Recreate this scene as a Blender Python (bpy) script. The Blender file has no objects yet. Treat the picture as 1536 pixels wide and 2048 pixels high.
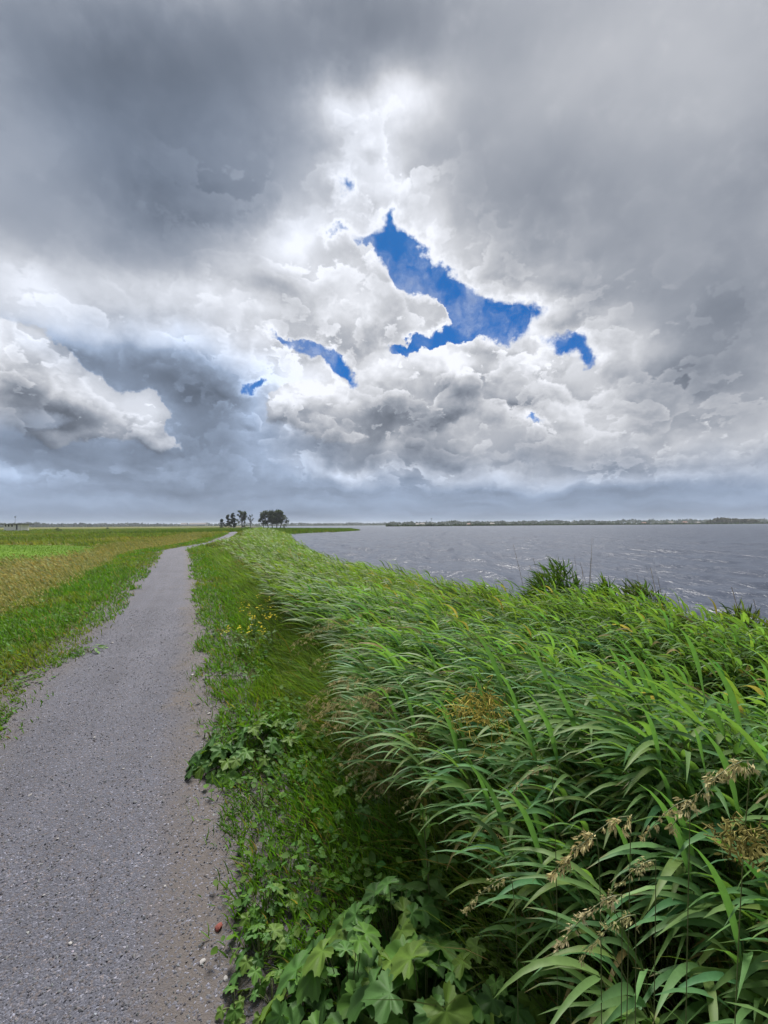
import bpy, bmesh, math, random
import numpy as np
from mathutils import Matrix, Vector, Euler

S = bpy.context.scene
COL = S.collection
rng = np.random.default_rng(7)
random.seed(7)

# ------------------------------------------------------------------ camera
F = 800.0 / 2048.0                 # focal length over picture height
PITCH, ROLL, EYE = math.radians(1.79), math.radians(-0.317), 1.65
cam_d = bpy.data.cameras.new('camera')
cam = bpy.data.objects.new('camera', cam_d)
COL.objects.link(cam)
cam_d.sensor_fit = 'VERTICAL'
cam_d.sensor_height = 24.0
cam_d.lens = 24.0 * F
cam_d.clip_start = 0.02
cam_d.clip_end = 20000
CAM_R = Matrix.Rotation(math.pi / 2 + PITCH, 3, 'X') @ Matrix.Rotation(ROLL, 3, 'Z')
cam.matrix_world = Matrix.Translation((0, 0, EYE)) @ CAM_R.to_4x4()
S.camera = cam
RN = np.array(CAM_R)


def ray(px, py):
    """Direction in the world that the photograph shows at (px, py)."""
    v = RN @ np.array([(px - 768) / 800.0, (1024 - py) / 800.0, -1.0])
    return v / np.linalg.norm(v)


def at(px, py, z=0.0):
    """Point at height z seen at (px, py)."""
    d = ray(px, py)
    k = (z - EYE) / d[2]
    return np.array([d[0] * k, d[1] * k, z])


def atY(px, py, Y):
    d = ray(px, py)
    k = Y / d[1]
    return np.array([d[0] * k, Y, EYE + d[2] * k])


# ------------------------------------------------------------------ render settings
EXPO = 2.35
S.view_settings.view_transform = 'Standard'
S.view_settings.look = 'None'
S.view_settings.exposure = EXPO
S.view_settings.gamma = 1.0
S.view_settings.use_curve_mapping = False
S.render.engine = 'CYCLES'
S.cycles.max_bounces = 5
S.cycles.diffuse_bounces = 3
S.cycles.glossy_bounces = 2
S.cycles.transmission_bounces = 4
S.cycles.transparent_max_bounces = 4
S.cycles.volume_bounces = 0
S.cycles.sample_clamp_indirect = 4
S.cycles.use_adaptive_sampling = True
S.cycles.adaptive_threshold = 0.012
S.cycles.caustics_reflective = False
S.cycles.caustics_refractive = False

# ------------------------------------------------------------------ sky
SUN_EL, SUN_AZ = math.radians(54), math.radians(3)      # azimuth from +Y towards +X
SUN_DIR = np.array([math.cos(SUN_EL) * math.sin(SUN_AZ), math.cos(SUN_EL) * math.cos(SUN_AZ), math.sin(SUN_EL)])
SKY_STRENGTH = 0.1

world = bpy.data.worlds.new('World')
S.world = world
world.use_nodes = True
NT = world.node_tree
NT.nodes.clear()


class Ex:
    """A scalar socket of a node tree with arithmetic."""
    def __init__(self, s, nt):
        self.s, self.nt = s, nt

    def op(self, kind, *a, clamp=False):
        n = self.nt.nodes.new('ShaderNodeMath')
        n.operation = kind
        n.use_clamp = clamp
        for k, v in enumerate((self,) + a):
            if isinstance(v, Ex):
                self.nt.links.new(v.s, n.inputs[k])
            else:
                n.inputs[k].default_value = v
        return Ex(n.outputs[0], self.nt)

    def __add__(self, o): return self.op('ADD', o)
    __radd__ = __add__
    def __sub__(self, o): return self.op('SUBTRACT', o)
    def __rsub__(self, o): return (self * -1.0) + o
    def __mul__(self, o): return self.op('MULTIPLY', o)
    __rmul__ = __mul__
    def __truediv__(self, o): return self.op('DIVIDE', o)
    def clip(self): return self.op('ADD', 0.0, clamp=True)
    def pow(self, e): return self.op('POWER', e)
    def abs(self): return self.op('ABSOLUTE')

    def step(self, a, b, lo=0.0, hi=1.0):
        n = self.nt.nodes.new('ShaderNodeMapRange')
        n.interpolation_type = 'SMOOTHSTEP'
        self.nt.links.new(self.s, n.inputs['Value'])
        for key, v in (('From Min', a), ('From Max', b), ('To Min', lo), ('To Max', hi)):
            if isinstance(v, Ex):
                self.nt.links.new(v.s, n.inputs[key])
            else:
                n.inputs[key].default_value = v
        return Ex(n.outputs['Result'], self.nt)


def vmath(nt, kind, a, b=None, c=None, scale=None):
    n = nt.nodes.new('ShaderNodeVectorMath')
    n.operation = kind
    for k, v in enumerate((a, b, c)):
        if v is None:
            continue
        if hasattr(v, 'is_linked'):
            nt.links.new(v, n.inputs[k])
        else:
            n.inputs[k].default_value = v
    if scale is not None:
        if isinstance(scale, Ex):
            nt.links.new(scale.s, n.inputs['Scale'])
        else:
            n.inputs['Scale'].default_value = scale
    return n


def noise(nt, vec, scale, detail=6, rough=0.55, dist=0.0, color=False, kind='FBM', lac=2.0):
    n = nt.nodes.new('ShaderNodeTexNoise')
    n.noise_type = kind
    if vec is not None:
        nt.links.new(vec, n.inputs['Vector'])
    n.inputs['Scale'].default_value = scale
    n.inputs['Detail'].default_value = detail
    n.inputs['Roughness'].default_value = rough
    n.inputs['Lacunarity'].default_value = lac
    n.inputs['Distortion'].default_value = dist
    return n.outputs['Color'] if color else Ex(n.outputs[0], nt)


def mix_rgb(nt, f, a, b):
    n = nt.nodes.new('ShaderNodeMix')
    n.data_type = 'RGBA'
    n.clamp_factor = True
    if isinstance(f, Ex):
        nt.links.new(f.s, n.inputs[0])
    else:
        n.inputs[0].default_value = f
    for k, v in ((6, a), (7, b)):
        if hasattr(v, 'is_linked'):
            nt.links.new(v, n.inputs[k])
        else:
            n.inputs[k].default_value = (v[0], v[1], v[2], 1)
    return n.outputs[2]


GATE = None


def lobe_sum(vec, lobes, base=0.0):
    """Sum of soft patches of sky: (px, py, rx, ry, tilt in degrees, amount)."""
    global GATE
    acc, v0 = None, vec
    for i, (px, py, rx, ry, tilt, amt) in enumerate(lobes):
        if i % 6 == 0:                 # a factor of one that makes each batch wait for the last (keeps the shader's stack small)
            w = acc if acc is not None else GATE
            if w is not None:
                vec = vmath(NT, 'SCALE', v0, scale=w.op('GREATER_THAN', -1e9)).outputs[0]
        d = ray(px, py)
        t = math.radians(tilt)
        ex = ray(px + 2 * math.cos(t), py - 2 * math.sin(t)) - ray(px - 2 * math.cos(t), py + 2 * math.sin(t))
        ey = ray(px - 2 * math.sin(t), py - 2 * math.cos(t)) - ray(px + 2 * math.sin(t), py + 2 * math.cos(t))
        sx, sy = np.linalg.norm(ex) / 4 * rx, np.linalg.norm(ey) / 4 * ry
        ax = ex / np.linalg.norm(ex)
        az = d
        ay = np.cross(az, ax)
        ax = np.cross(ay, az)
        m = Matrix((ax, ay, az)).transposed()
        n = NT.nodes.new('ShaderNodeMapping')
        n.vector_type = 'TEXTURE'
        n.inputs['Location'].default_value = tuple(d)
        n.inputs['Rotation'].default_value = tuple(m.to_euler())
        n.inputs['Scale'].default_value = (sx, sy, 0.6)
        NT.links.new(vec, n.inputs['Vector'])
        q = Ex(vmath(NT, 'DOT_PRODUCT', n.outputs[0], n.outputs[0]).outputs['Value'], NT)
        g = NT.nodes.new('ShaderNodeMath')
        g.operation = 'POWER'
        g.inputs[0].default_value = math.exp(-0.5)
        NT.links.new(q.s, g.inputs[1])
        g = Ex(g.outputs[0], NT)
        acc = g.op('MULTIPLY_ADD', amt, acc if acc is not None else base)
    GATE = acc
    return acc


def lin(v):
    v /= 255.0
    return v / 12.92 if v <= 0.04045 else ((v + 0.055) / 1.055) ** 2.4


tc = NT.nodes.new('ShaderNodeTexCoord')
D = tc.outputs['Generated']
sep = NT.nodes.new('ShaderNodeSeparateXYZ')
NT.links.new(D, sep.inputs[0])
DX, DY, DZ = (Ex(s, NT) for s in sep.outputs)
UP = DZ.op('MAXIMUM', 0.0)

# wind and turbulence bend the layout into cloud shapes
wa = noise(NT, D, 5.0, 7, 0.58, color=True)
wv = vmath(NT, 'SUBTRACT', wa, (0.5, 0.5, 0.5)).outputs[0]
D_soft = vmath(NT, 'MULTIPLY_ADD', wv, (0.16, 0.16, 0.13), D).outputs[0]
wb = noise(NT, D, 11.0, 9, 0.62, color=True)
wbv = vmath(NT, 'SUBTRACT', wb, (0.5, 0.5, 0.5)).outputs[0]
D_mid = vmath(NT, 'MULTIPLY_ADD', wbv, (0.10, 0.10, 0.085), D).outputs[0]

# the layer as it lies overhead: flattens towards the horizon
flat_s = (UP + 0.16)
flat = vmath(NT, 'SCALE', D, scale=(Ex(flat_s.op('MULTIPLY', 0.0).s, NT) + 1.0) / flat_s).outputs[0]

# holes in the cloud where blue shows
GAPS = [
    (688, 372, 12, 24, 25, .58), (678, 462, 18, 12, 0, .64), (738, 492, 22, 12, -30, .60), (782, 436, 12, 18, 0, .50),
    (792, 500, 36, 32, -40, 1.0), (822, 538, 40, 24, -38, .7), (868, 572, 46, 26, -38, .9), (925, 612, 48, 24, -30, .9),
    (1010, 640, 56, 28, -24, 1.1), (940, 660, 60, 20, 8, .7), (860, 684, 52, 10, 10, .75), (795, 694, 30, 7, 8, .45), (1140, 682, 34, 16, -8, .8),
    (1182, 714, 22, 18, 0, .75), (622, 700, 38, 13, -12, .9), (680, 736, 30, 17, -30, .95),
    (508, 776, 20, 9, 0, .75), (556, 674, 22, 7, -20, .55), (1085, 832, 24, 7, -8, .5), (830, 484, 16, 16, -40, .45),
    (880, 634, 36, 12, -24, -.7), (1080, 660, 14, 16, 0, -.3)]
wg = vmath(NT, 'SUBTRACT', noise(NT, D, 15.0, 8, 0.6, color=True), (0.5, 0.5, 0.5)).outputs[0]
D_gap = vmath(NT, 'MULTIPLY_ADD', wg, (0.11, 0.11, 0.10), D).outputs[0]
gap = lobe_sum(D_gap, GAPS)
n_edge = noise(NT, D, 34.0, 8, 0.60)
n_wisp = noise(NT, vmath(NT, 'MULTIPLY_ADD', wg, (0.05, 0.05, 0.05), D).outputs[0], 13.0, 9, 0.62)
gap_n = gap + (n_edge - 0.5) * 0.45 + (n_wisp - 0.5) * 0.50
wispy = lobe_sum(D, [(1010, 560, 160, 60, -38, 1.0), (1160, 690, 70, 40, 0, 1.0), (720, 400, 90, 80, 0, 1.0), (640, 720, 70, 30, 0, .6)])
hole = gap_n.step(0.36, 0.60 + wispy.op('MINIMUM', 1.0) * 0.20)
veil = noise(NT, vmath(NT, 'MULTIPLY_ADD', wg, (0.08, 0.08, 0.08), D).outputs[0], 12.0, 8, 0.62)
hole = hole * (1.0 - veil.step(0.42, 0.78) * 0.42)
rim = (gap + (n_edge - 0.5) * 0.25 + (n_wisp - 0.5) * 0.5).step(-0.02, 0.40)

# how bright the cloud is (grey level as photographed), how much of it is crisp cumulus
LIGHT = [
    # upper dark decks
    (330, 250, 250, 150, 10, -40), (480, 110, 280, 80, 0, -27), (120, 110, 170, 110, 0, -22), (330, 410, 190, 50, -4, -26),
    (70, 340, 100, 90, 0, 8), (1020, 340, 120, 130, 10, -14), (1330, 260, 220, 150, 0, -8), (1180, 430, 160, 80, -10, -10),
    (1330, 560, 170, 80, -8, -12), (1390, 740, 120, 60, 0, -40), (1260, 90, 160, 80, 0, 12), (1500, 420, 70, 140, 0, -16),
    (760, 20, 200, 60, 0, -26), (1480, 620, 90, 60, 0, -14), (1100, 240, 80, 60, 0, 6),
    # the sun's thin spot and the lit rims
    (825, 190, 56, 36, 15, 58), (672, 205, 36, 30, 0, 48), (740, 240, 90, 60, 0, 26), (735, 310, 44, 60, 20, 40), (770, 380, 90, 70, 0, 30),
    (600, 480, 70, 44, 20, 46), (660, 560, 110, 60, -25, 26), (740, 600, 120, 40, -28, 26), (430, 600, 70, 34, 0, 50), (640, 640, 120, 30, -6, 20),
    (230, 550, 130, 26, -6, 26), (50, 540, 90, 40, -22, 36), (150, 610, 160, 40, -12, 34), (330, 690, 200, 30, -12, 40), (860, 470, 40, 50, 45, 40), (930, 550, 50, 36, 40, 30),
    (1040, 600, 60, 34, 30, 30), (1100, 640, 70, 30, 20, 24), (1240, 690, 70, 30, 0, 30), (550, 730, 100, 36, -14, 44), (560, 590, 60, 24, 0, -22), (330, 640, 90, 14, -6, -14),
    # cumulus bank
    (600, 810, 90, 50, 0, 30), (520, 850, 60, 40, 0, 14), (900, 700, 110, 22, 12, 26), (1060, 760, 170, 60, 0, 26),
    (1170, 840, 170, 50, 0, 16), (680, 895, 150, 20, -6, -34), (880, 905, 90, 26, 0, -30), (790, 900, 16, 20, 0, 44), (960, 900, 26, 16, 0, 24),
    (1130, 900, 90, 20, 0, -22), (1300, 880, 200, 20, 0, 6), (1480, 860, 90, 50, 0, 6), (1370, 930, 120, 16, 0, -24),
    # left: slate rain cloud
    (330, 770, 130, 46, -18, -44), (110, 690, 70, 16, -20, -46), (430, 850, 70, 90, 0, -30), (200, 910, 260, 30, 0, -40), (60, 640, 40, 24, 0, -10),
    # base of the bank, light strip, and the bands above the horizon
    (850, 950, 260, 10, 0, 28), (600, 930, 60, 12, -14, 30), (1180, 958, 200, 9, 0, 22), (830, 985, 420, 16, 0, -14), (350, 965, 200, 14, -4, -14), (1250, 985, 260, 14, 0, -10),
    (40, 955, 70, 10, 0, 34), (250, 1003, 140, 7, 0, 16), (540, 950, 30, 20, -30, -20), (980, 1018, 200, 7, 0, 12)]
light = lobe_sum(D_soft, LIGHT, 184.0)

SLATE = [(340, 770, 170, 60, -16, .9), (430, 870, 110, 100, 0, .6), (200, 920, 320, 50, 0, .7), (800, 990, 900, 40, 0, .7), (300, 300, 300, 190, 0, .35), (110, 690, 80, 26, -20, .8)]
slate = lobe_sum(D_soft, SLATE)

CRISP = [(720, 570, 220, 120, -15, .7), (760, 330, 80, 110, 0, .6), (640, 800, 260, 90, 0, .8), (1050, 780, 260, 110, 0, .7),
         (120, 740, 150, 60, -20, .4), (1080, 620, 110, 60, -20, .4), (1350, 860, 200, 60, 0, .4), (820, 940, 500, 20, 0, .5), (250, 640, 220, 40, -10, .35)]
crisp = lobe_sum(D, CRISP, 0.02).op('MINIMUM', 1.0)

# heaped cloud seen against the light: layers with crisp outlines, bright at the edge and grey within
def heaps(vec, scale, off, thr, soft_, amp):
    p0 = vmath(NT, 'MULTIPLY_ADD', vec, (1.0, 1.0, 1.45), off).outputs[0]
    f0 = noise(NT, p0, scale, 10, 0.55)
    f1 = noise(NT, vmath(NT, 'ADD', p0, (0.0, -0.006, 0.26 / scale)).outputs[0], scale, 4, 0.45)
    m = f0.step(thr, thr + soft_)
    edge = f0.step(thr, thr + 0.11, 1.0, 0.0)
    lit = (f0 - f1).op('MAXIMUM', -0.14).op('MINIMUM', 0.14)
    return m, (edge * 34.0 - 16.0 + lit * 230.0) * amp

D_h = vmath(NT, 'MULTIPLY_ADD', wv, (0.05, 0.05, 0.05), D).outputs[0]
det = None
for scale, off, thr, w_, am in ((5.0, (0.3, 0.1, 0.7), 0.42, .04, 1.0), (8.5, (4.1, 2.7, 1.9), 0.50, .032, .95), (14.0, (9.2, 5.3, 3.1), 0.55, .04, .7)):
    m, dd = heaps(D_h, scale, off, thr, w_, am)
    det = dd * m if det is None else det + (dd - det) * m
soft = noise(NT, D, 2.4, 3, 0.5)
soft2 = noise(NT, D_h, 6.0, 5, 0.48)
bands = noise(NT, vmath(NT, 'MULTIPLY', D_soft, (1.0, 1.0, 7.0)).outputs[0], 5.0, 6, 0.5)

# cumulus heaps that stand before what lies farther back: lit on top, grey underneath
CUM = [(50, 770, 110, 60, -24, .9), (0, 690, 70, 50, 0, .9), (160, 800, 80, 40, -20, .8), (286, 836, 44, 34, -20, 1.0), (335, 885, 40, 12, -20, .6), (180, 868, 110, 16, -6, .6), (100, 830, 30, 16, 0, -.5),
       (770, 760, 60, 46, 20, .9), (850, 780, 70, 60, 0, .9), (800, 830, 90, 40, 0, .8), (905, 730, 50, 24, 0, .6),
       (640, 790, 46, 26, -10, .75), (560, 800, 34, 22, -20, .6), (590, 840, 60, 24, 0, .5), (1075, 735, 90, 34, 0, .85), (1040, 790, 40, 24, 0, .7), (1160, 790, 70, 30, 0, .6), (690, 870, 60, 16, -8, .6)]
D_up = vmath(NT, 'ADD', D_mid, (0.0, -0.012, 0.045)).outputs[0]
cum = lobe_sum(D_mid, CUM)
cum_up = lobe_sum(D_up, CUM)
cum_m = (cum + (n_edge - 0.5) * 0.30 + (n_wisp - 0.5) * 0.55).step(0.44, (cum_up - cum).op('MAXIMUM', 0.0) * 0.9 + 0.58)
toplit = (cum - cum_up).op('MAXIMUM', -0.32).op('MINIMUM', 0.70)

g = light + det * crisp + (soft - 0.5) * 34.0 + (soft2 - 0.5) * 40.0 + (n_edge - 0.5) * crisp * 16.0 + rim * 36.0
g_c = light * 0.40 + 102.0 + toplit * 84.0 + det * 1.15 + (n_edge - 0.5) * 18.0
g = g + (g_c - g) * cum_m
slate = (slate * (1.0 - cum_m * 0.8)).clip()
# towards the horizon everything flattens into bands of one pale grey
mid_low = UP.step(0.06, 0.26, 1.0, 0.0)
g = g + (bands - 0.5) * mid_low * 74.0
low = UP.step(0.0, 0.11, 1.0, 0.0)
g = g + ((147.0 + (bands - 0.5) * 64.0) - g) * low * 0.82
slate = (slate + low * 0.5).clip()
g = (g.op('MAXIMUM', 70.0) / 255.0).op('MINIMUM', 1.0)
dull = g.step(0.42, 0.85, 1.0, 0.0)
slate = (slate + dull * 0.62).clip()
gl = (g + 0.055).op('MULTIPLY', 1 / 1.055).pow(2.4)
white = NT.nodes.new('ShaderNodeCombineXYZ')
k = 1.0 / (2 ** EXPO) / SKY_STRENGTH
tint_r = (slate * -0.20 + 0.96) * k
tint_g = (slate * -0.035 + 0.985) * k
tint_b = (slate * 0.24 + 1.05) * k
for i, t in enumerate((tint_r, tint_g, tint_b)):
    NT.links.new((gl * t).s, white.inputs[i])

sky = NT.nodes.new('ShaderNodeTexSky')
sky.sky_type = 'NISHITA'
sky.sun_disc = False
sky.sun_elevation = SUN_EL
sky.sun_rotation = SUN_AZ
sky.altitude = 0
sky.air_density = 1.0
sky.dust_density = 0.3
sky.ozone_density = 5.0
skyc = vmath(NT, 'MULTIPLY', sky.outputs[0], tuple(2 * v / 2 ** EXPO for v in (0.056, 0.225, 0.40))).outputs[0]
final = mix_rgb(NT, hole, white.outputs[0], skyc)
bg = NT.nodes.new('ShaderNodeBackground')
bg.inputs['Strength'].default_value = SKY_STRENGTH
NT.links.new(final, bg.inputs['Color'])
out = NT.nodes.new('ShaderNodeOutputWorld')
NT.links.new(bg.outputs[0], out.inputs['Surface'])
world.cycles.sampling_method = 'MANUAL'
world.cycles.sample_map_resolution = 512

sun_d = bpy.data.lights.new('sun', 'SUN')
sun_d.energy = 1.5
sun_d.angle = math.radians(28)
sun_d.color = (1.0, 0.96, 0.9)
sun = bpy.data.objects.new('sun', sun_d)
COL.objects.link(sun)
sun.rotation_euler = Vector(SUN_DIR).to_track_quat('Z', 'Y').to_euler()
# ------------------------------------------------------------------ helpers
def mesh_obj(name, verts, faces, mat, parent=None, kind=None, col=None, smooth=True, sizes=None):
    """verts (n,3), faces list of arrays (k, 3|4) -> one mesh object; col: (n,3) colour of each vertex."""
    me = bpy.data.meshes.new(name)
    verts = np.asarray(verts, np.float32)
    if not isinstance(faces, list):
        faces = [faces]
    faces = [np.asarray(f, np.int32) for f in faces if len(f)]
    nl = sum(f.size for f in faces)
    npoly = sum(len(f) for f in faces)
    me.vertices.add(len(verts))
    me.vertices.foreach_set('co', verts.ravel())
    me.loops.add(nl)
    me.loops.foreach_set('vertex_index', np.concatenate([f.ravel() for f in faces]))
    me.polygons.add(npoly)
    tot = np.concatenate([np.full(len(f), f.shape[1], np.int32) for f in faces])
    start = np.concatenate([[0], np.cumsum(tot)[:-1]]).astype(np.int32)
    me.polygons.foreach_set('loop_start', start)
    me.polygons.foreach_set('use_smooth', np.full(npoly, smooth))
    me.update(calc_edges=True)
    if col is not None:
        a = me.attributes.new('tint', 'FLOAT_COLOR', 'POINT')
        c = np.ones((len(verts), 4), np.float32)
        c[:, :3] = col
        a.data.foreach_set('color', c.ravel())
    if mat is not None:
        me.materials.append(mat)
    o = bpy.data.objects.new(name, me)
    COL.objects.link(o)
    if parent is not None:
        o.parent = parent
    if kind:
        o['kind'] = kind
    return o


def tag(o, label, cat, group=None):
    o['label'] = label
    o['category'] = cat
    o['kind'] = 'thing'
    if group:
        o['group'] = group
    return o


def empty(name, loc, rz=0.0):
    o = bpy.data.objects.new(name, None)
    COL.objects.link(o)
    o.location = loc
    o.rotation_euler = (0, 0, rz)
    o.empty_display_size = 0.1
    return o


def copy_tree(o, parent=None):
    c = o.copy()
    COL.objects.link(c)
    if parent is not None:
        c.parent = parent
    for ch in o.children:
        copy_tree(ch, c)
    return c


def fbm(x, y, seed, scale, octaves=4, rough=0.5):
    """Value noise in numpy, 0..1."""
    r = np.random.default_rng(seed)
    tab = r.random((256, 256))
    out, amp, tot = np.zeros_like(x, float), 1.0, 0.0
    for o in range(octaves):
        u, v = x * scale * 2 ** o + 37.3 * o, y * scale * 2 ** o + 11.9 * o
        i, j = np.floor(u).astype(int), np.floor(v).astype(int)
        fu, fv = u - i, v - j
        fu, fv = fu * fu * (3 - 2 * fu), fv * fv * (3 - 2 * fv)
        i0, i1, j0, j1 = i % 256, (i + 1) % 256, j % 256, (j + 1) % 256
        out += amp * ((tab[i0, j0] * (1 - fu) + tab[i1, j0] * fu) * (1 - fv) + (tab[i0, j1] * (1 - fu) + tab[i1, j1] * fu) * fv)
        tot += amp
        amp *= rough
    return out / tot


def sstep(a, b, x):
    t = np.clip((x - a) / (b - a), 0, 1)
    return t * t * (3 - 2 * t)


def new_mat(name):
    m = bpy.data.materials.new(name)
    m.use_nodes = True
    nt = m.node_tree
    nt.nodes.clear()
    o = nt.nodes.new('ShaderNodeOutputMaterial')
    b = nt.nodes.new('ShaderNodeBsdfPrincipled')
    nt.links.new(b.outputs[0], o.inputs['Surface'])
    return m, nt, b, o


def attr(nt, name):
    n = nt.nodes.new('ShaderNodeAttribute')
    n.attribute_name = name
    return n


def objco(nt):
    return nt.nodes.new('ShaderNodeTexCoord').outputs['Object']


def bump(nt, b, h, strength, dist):
    n = nt.nodes.new('ShaderNodeBump')
    n.inputs['Strength'].default_value = strength
    n.inputs['Distance'].default_value = dist
    nt.links.new(h.s if isinstance(h, Ex) else h, n.inputs['Height'])
    nt.links.new(n.outputs[0], b.inputs['Normal'])
    return n


def plain(name, c, rough=0.7, var=0.25, scale=30.0):
    """One colour with fine mottling."""
    m, nt, b, o = new_mat(name)
    f = noise(nt, objco(nt), scale, 5, 0.6)
    nt.links.new(mix_rgb(nt, f, tuple(v * (1 - var) for v in c), tuple(v * (1 + var) for v in c)), b.inputs['Base Color'])
    b.inputs['Roughness'].default_value = rough
    return m


def leaf_mat(name, trans=0.35, rough=0.42, vein=0.0, spec=0.4, tr_tint=(1.25, 1.35, 0.5)):
    """Plant tissue: colour of each leaf from its 'tint', light passes through."""
    m, nt, b, o = new_mat(name)
    a = attr(nt, 'tint')
    f = noise(nt, objco(nt), 45.0, 3, 0.6)
    v = vmath(nt, 'SCALE', a.outputs['Color'], scale=f * 0.5 + 0.75)
    nt.links.new(v.outputs[0], b.inputs['Base Color'])
    b.inputs['Roughness'].default_value = rough
    b.inputs['Specular IOR Level'].default_value = spec
    t = nt.nodes.new('ShaderNodeBsdfTranslucent')
    nt.links.new(vmath(nt, 'MULTIPLY', v.outputs[0], tr_tint).outputs[0], t.inputs['Color'])
    mx = nt.nodes.new('ShaderNodeMixShader')
    mx.inputs[0].default_value = trans
    nt.links.new(b.outputs[0], mx.inputs[1])
    nt.links.new(t.outputs[0], mx.inputs[2])
    nt.links.new(mx.outputs[0], o.inputs['Surface'])
    return m


# ------------------------------------------------------------------ plan of the place
T_ = np.array([-0.431, 0.902])
N_ = np.array([0.902, 0.431])
def sn(s, n):
    return n * N_ + s * T_

WATER = -0.90
PATH_C = np.array([sn(s, -0.60) for s in (-30, -12, -4, 0, 2, 4, 7, 10)] + [sn(15, -0.68), sn(20, -0.75), sn(26, -0.85), sn(31, -0.85), (-16.3, 38.5), (-18.8, 46), (-22.0, 56), (-27.5, 72), (-37, 100), (-50, 145), (-70, 205), (-92, 268)])


def smooth_line(p, n):
    """Catmull-Rom through the points, n steps between each two."""
    p = np.vstack([2 * p[0] - p[1], p, 2 * p[-1] - p[-2]])
    out = []
    for i in range(1, len(p) - 2):
        t = np.linspace(0, 1, n, endpoint=False)[:, None]
        a, b, c, d = p[i - 1], p[i], p[i + 1], p[i + 2]
        out.append(0.5 * ((2 * b) + (-a + c) * t + (2 * a - 5 * b + 4 * c - d) * t ** 2 + (-a + 3 * b - 3 * c + d) * t ** 3))
    out.append(p[-2][None])
    return np.vstack(out)

CEN = smooth_line(PATH_C, 10)
CEN_S = np.concatenate([[0], np.cumsum(np.linalg.norm(np.diff(CEN, axis=0), axis=1))])


def near_line(P, L):
    """Signed distance of points P (k,2) from polyline L (right of it is positive), and length along it."""
    P = np.asarray(P, float)
    best = np.full(len(P), 1e18)
    sg = np.zeros(len(P))
    al = np.zeros(len(P))
    cum = np.concatenate([[0], np.cumsum(np.linalg.norm(np.diff(L, axis=0), axis=1))])
    for i in range(len(L) - 1):
        a, b = L[i], L[i + 1]
        ab = b - a
        t = np.clip(((P - a) @ ab) / (ab @ ab), 0, 1)
        q = P - (a + t[:, None] * ab)
        d = np.einsum('ij,ij->i', q, q)
        w = d < best
        best[w] = d[w]
        sg[w] = np.where((ab[0] * q[w, 1] - ab[1] * q[w, 0]) > 0, -1, 1)
        al[w] = cum[i] + t[w] * (cum[i + 1] - cum[i])
    return sg * np.sqrt(best), al


SHORE = smooth_line(np.array([(40, -70), (16, -18), (9.9, -6.3), (6.1, 2.6), (3.5, 7.3), (1.3, 11.9), (-0.9, 16.2), (-4.3, 25.2), (-8.0, 38), (-13.3, 58), (-20, 85), (-25, 105), (-24, 116), (-18, 140), (-12.5, 162), (-10.6, 177), (-15, 190), (-40, 215), (-70, 250), (-88, 290), (-120, 325), (-170, 340), (-205, 350), (-226, 480), (-270, 800), (-500, 1500), (-900, 2600)], float), 5)
LAND = np.vstack([SHORE, [(-6000, 2600), (-6000, -300), (40, -300)]])


def inside(P, poly):
    P = np.asarray(P, float)
    c = np.zeros(len(P), bool)
    x, y = P[:, 0], P[:, 1]
    for i in range(len(poly)):
        (x1, y1), (x2, y2) = poly[i - 1], poly[i]
        if y1 == y2:
            continue
        c ^= ((y1 > y) != (y2 > y)) & (x < (x2 - x1) * (y - y1) / (y2 - y1) + x1)
    return c


def shore_dist(P):
    """Distance to the waterline, positive on land."""
    d, _ = near_line(P, SHORE)
    return np.where(inside(P, LAND), np.abs(d), -np.abs(d))


def ground_z(P, n=None, ds=None, bed=False):
    P = np.asarray(P, float)
    if n is None:
        n, _ = near_line(P, CEN)
    if ds is None:
        ds = shore_dist(P)
    x, y = P[:, 0], P[:, 1]
    r = np.hypot(x, y)
    bank = -0.98 + 0.98 * sstep(-0.3, 5.6, ds)
    spit = -0.98 + 0.55 * sstep(-0.3, 4.0, ds)
    far = sstep(85, 120, y)
    z = bank * (1 - far) + spit * far
    field = -0.45 * sstep(1.9, 5.0, -n)
    z = np.minimum(z, z * 0 + field * (1 - far) + far * -0.40)
    z += (fbm(x, y, 3, 0.9, 3) - 0.5) * 0.10 * sstep(0.8, 1.6, np.abs(n)) * np.where(ds > 0.3, 1, 0)
    z += (fbm(x, y, 4, 0.05, 3) - 0.5) * 0.5 * sstep(8, 20, -n) * sstep(30, 80, y) * (ds > 2)
    if bed:
        z -= 0.09 * (1 - sstep(0.95, 1.25, np.abs(n))) * (r < 80)
    else:
        z = np.where(np.abs(n) < 1.16, np.maximum(z - 0.02, 0.028 - 0.029 * n ** 2 - 0.004), z)
    return np.where(ds > 0, z, -0.98 + np.clip(ds, -20, 0) * 0.10)


# ------------------------------------------------------------------ ground: one sheet to the horizon
ang = np.concatenate([np.radians(np.linspace(-60, 60, 260)), np.radians(np.linspace(66, 294, 39))])
rad = np.concatenate([[0.35], 0.5 * (6000 / 0.5) ** (np.linspace(0, 1, 230))])
A, R_ = np.meshgrid(ang, rad)
gx, gy = (R_ * np.sin(A)).ravel(), (R_ * np.cos(A)).ravel()
GP = np.stack([gx, gy], 1)
g_n, g_s = near_line(GP, CEN)
g_ds = shore_dist(GP)
gz = ground_z(GP, g_n, g_ds, True)
na, nr = len(ang), len(rad)
idx = np.arange(na * nr).reshape(nr, na)
q = np.stack([idx[:-1, :], np.roll(idx, -1, 1)[:-1, :], np.roll(idx, -1, 1)[1:, :], idx[1:, :]], -1).reshape(-1, 4)
cv = np.vstack([np.stack([gx, gy, gz], 1), [[0, 0, 0.0]]])
tri = np.stack([idx[0], np.full(na, na * nr), np.roll(idx[0], -1)], 1)

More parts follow.
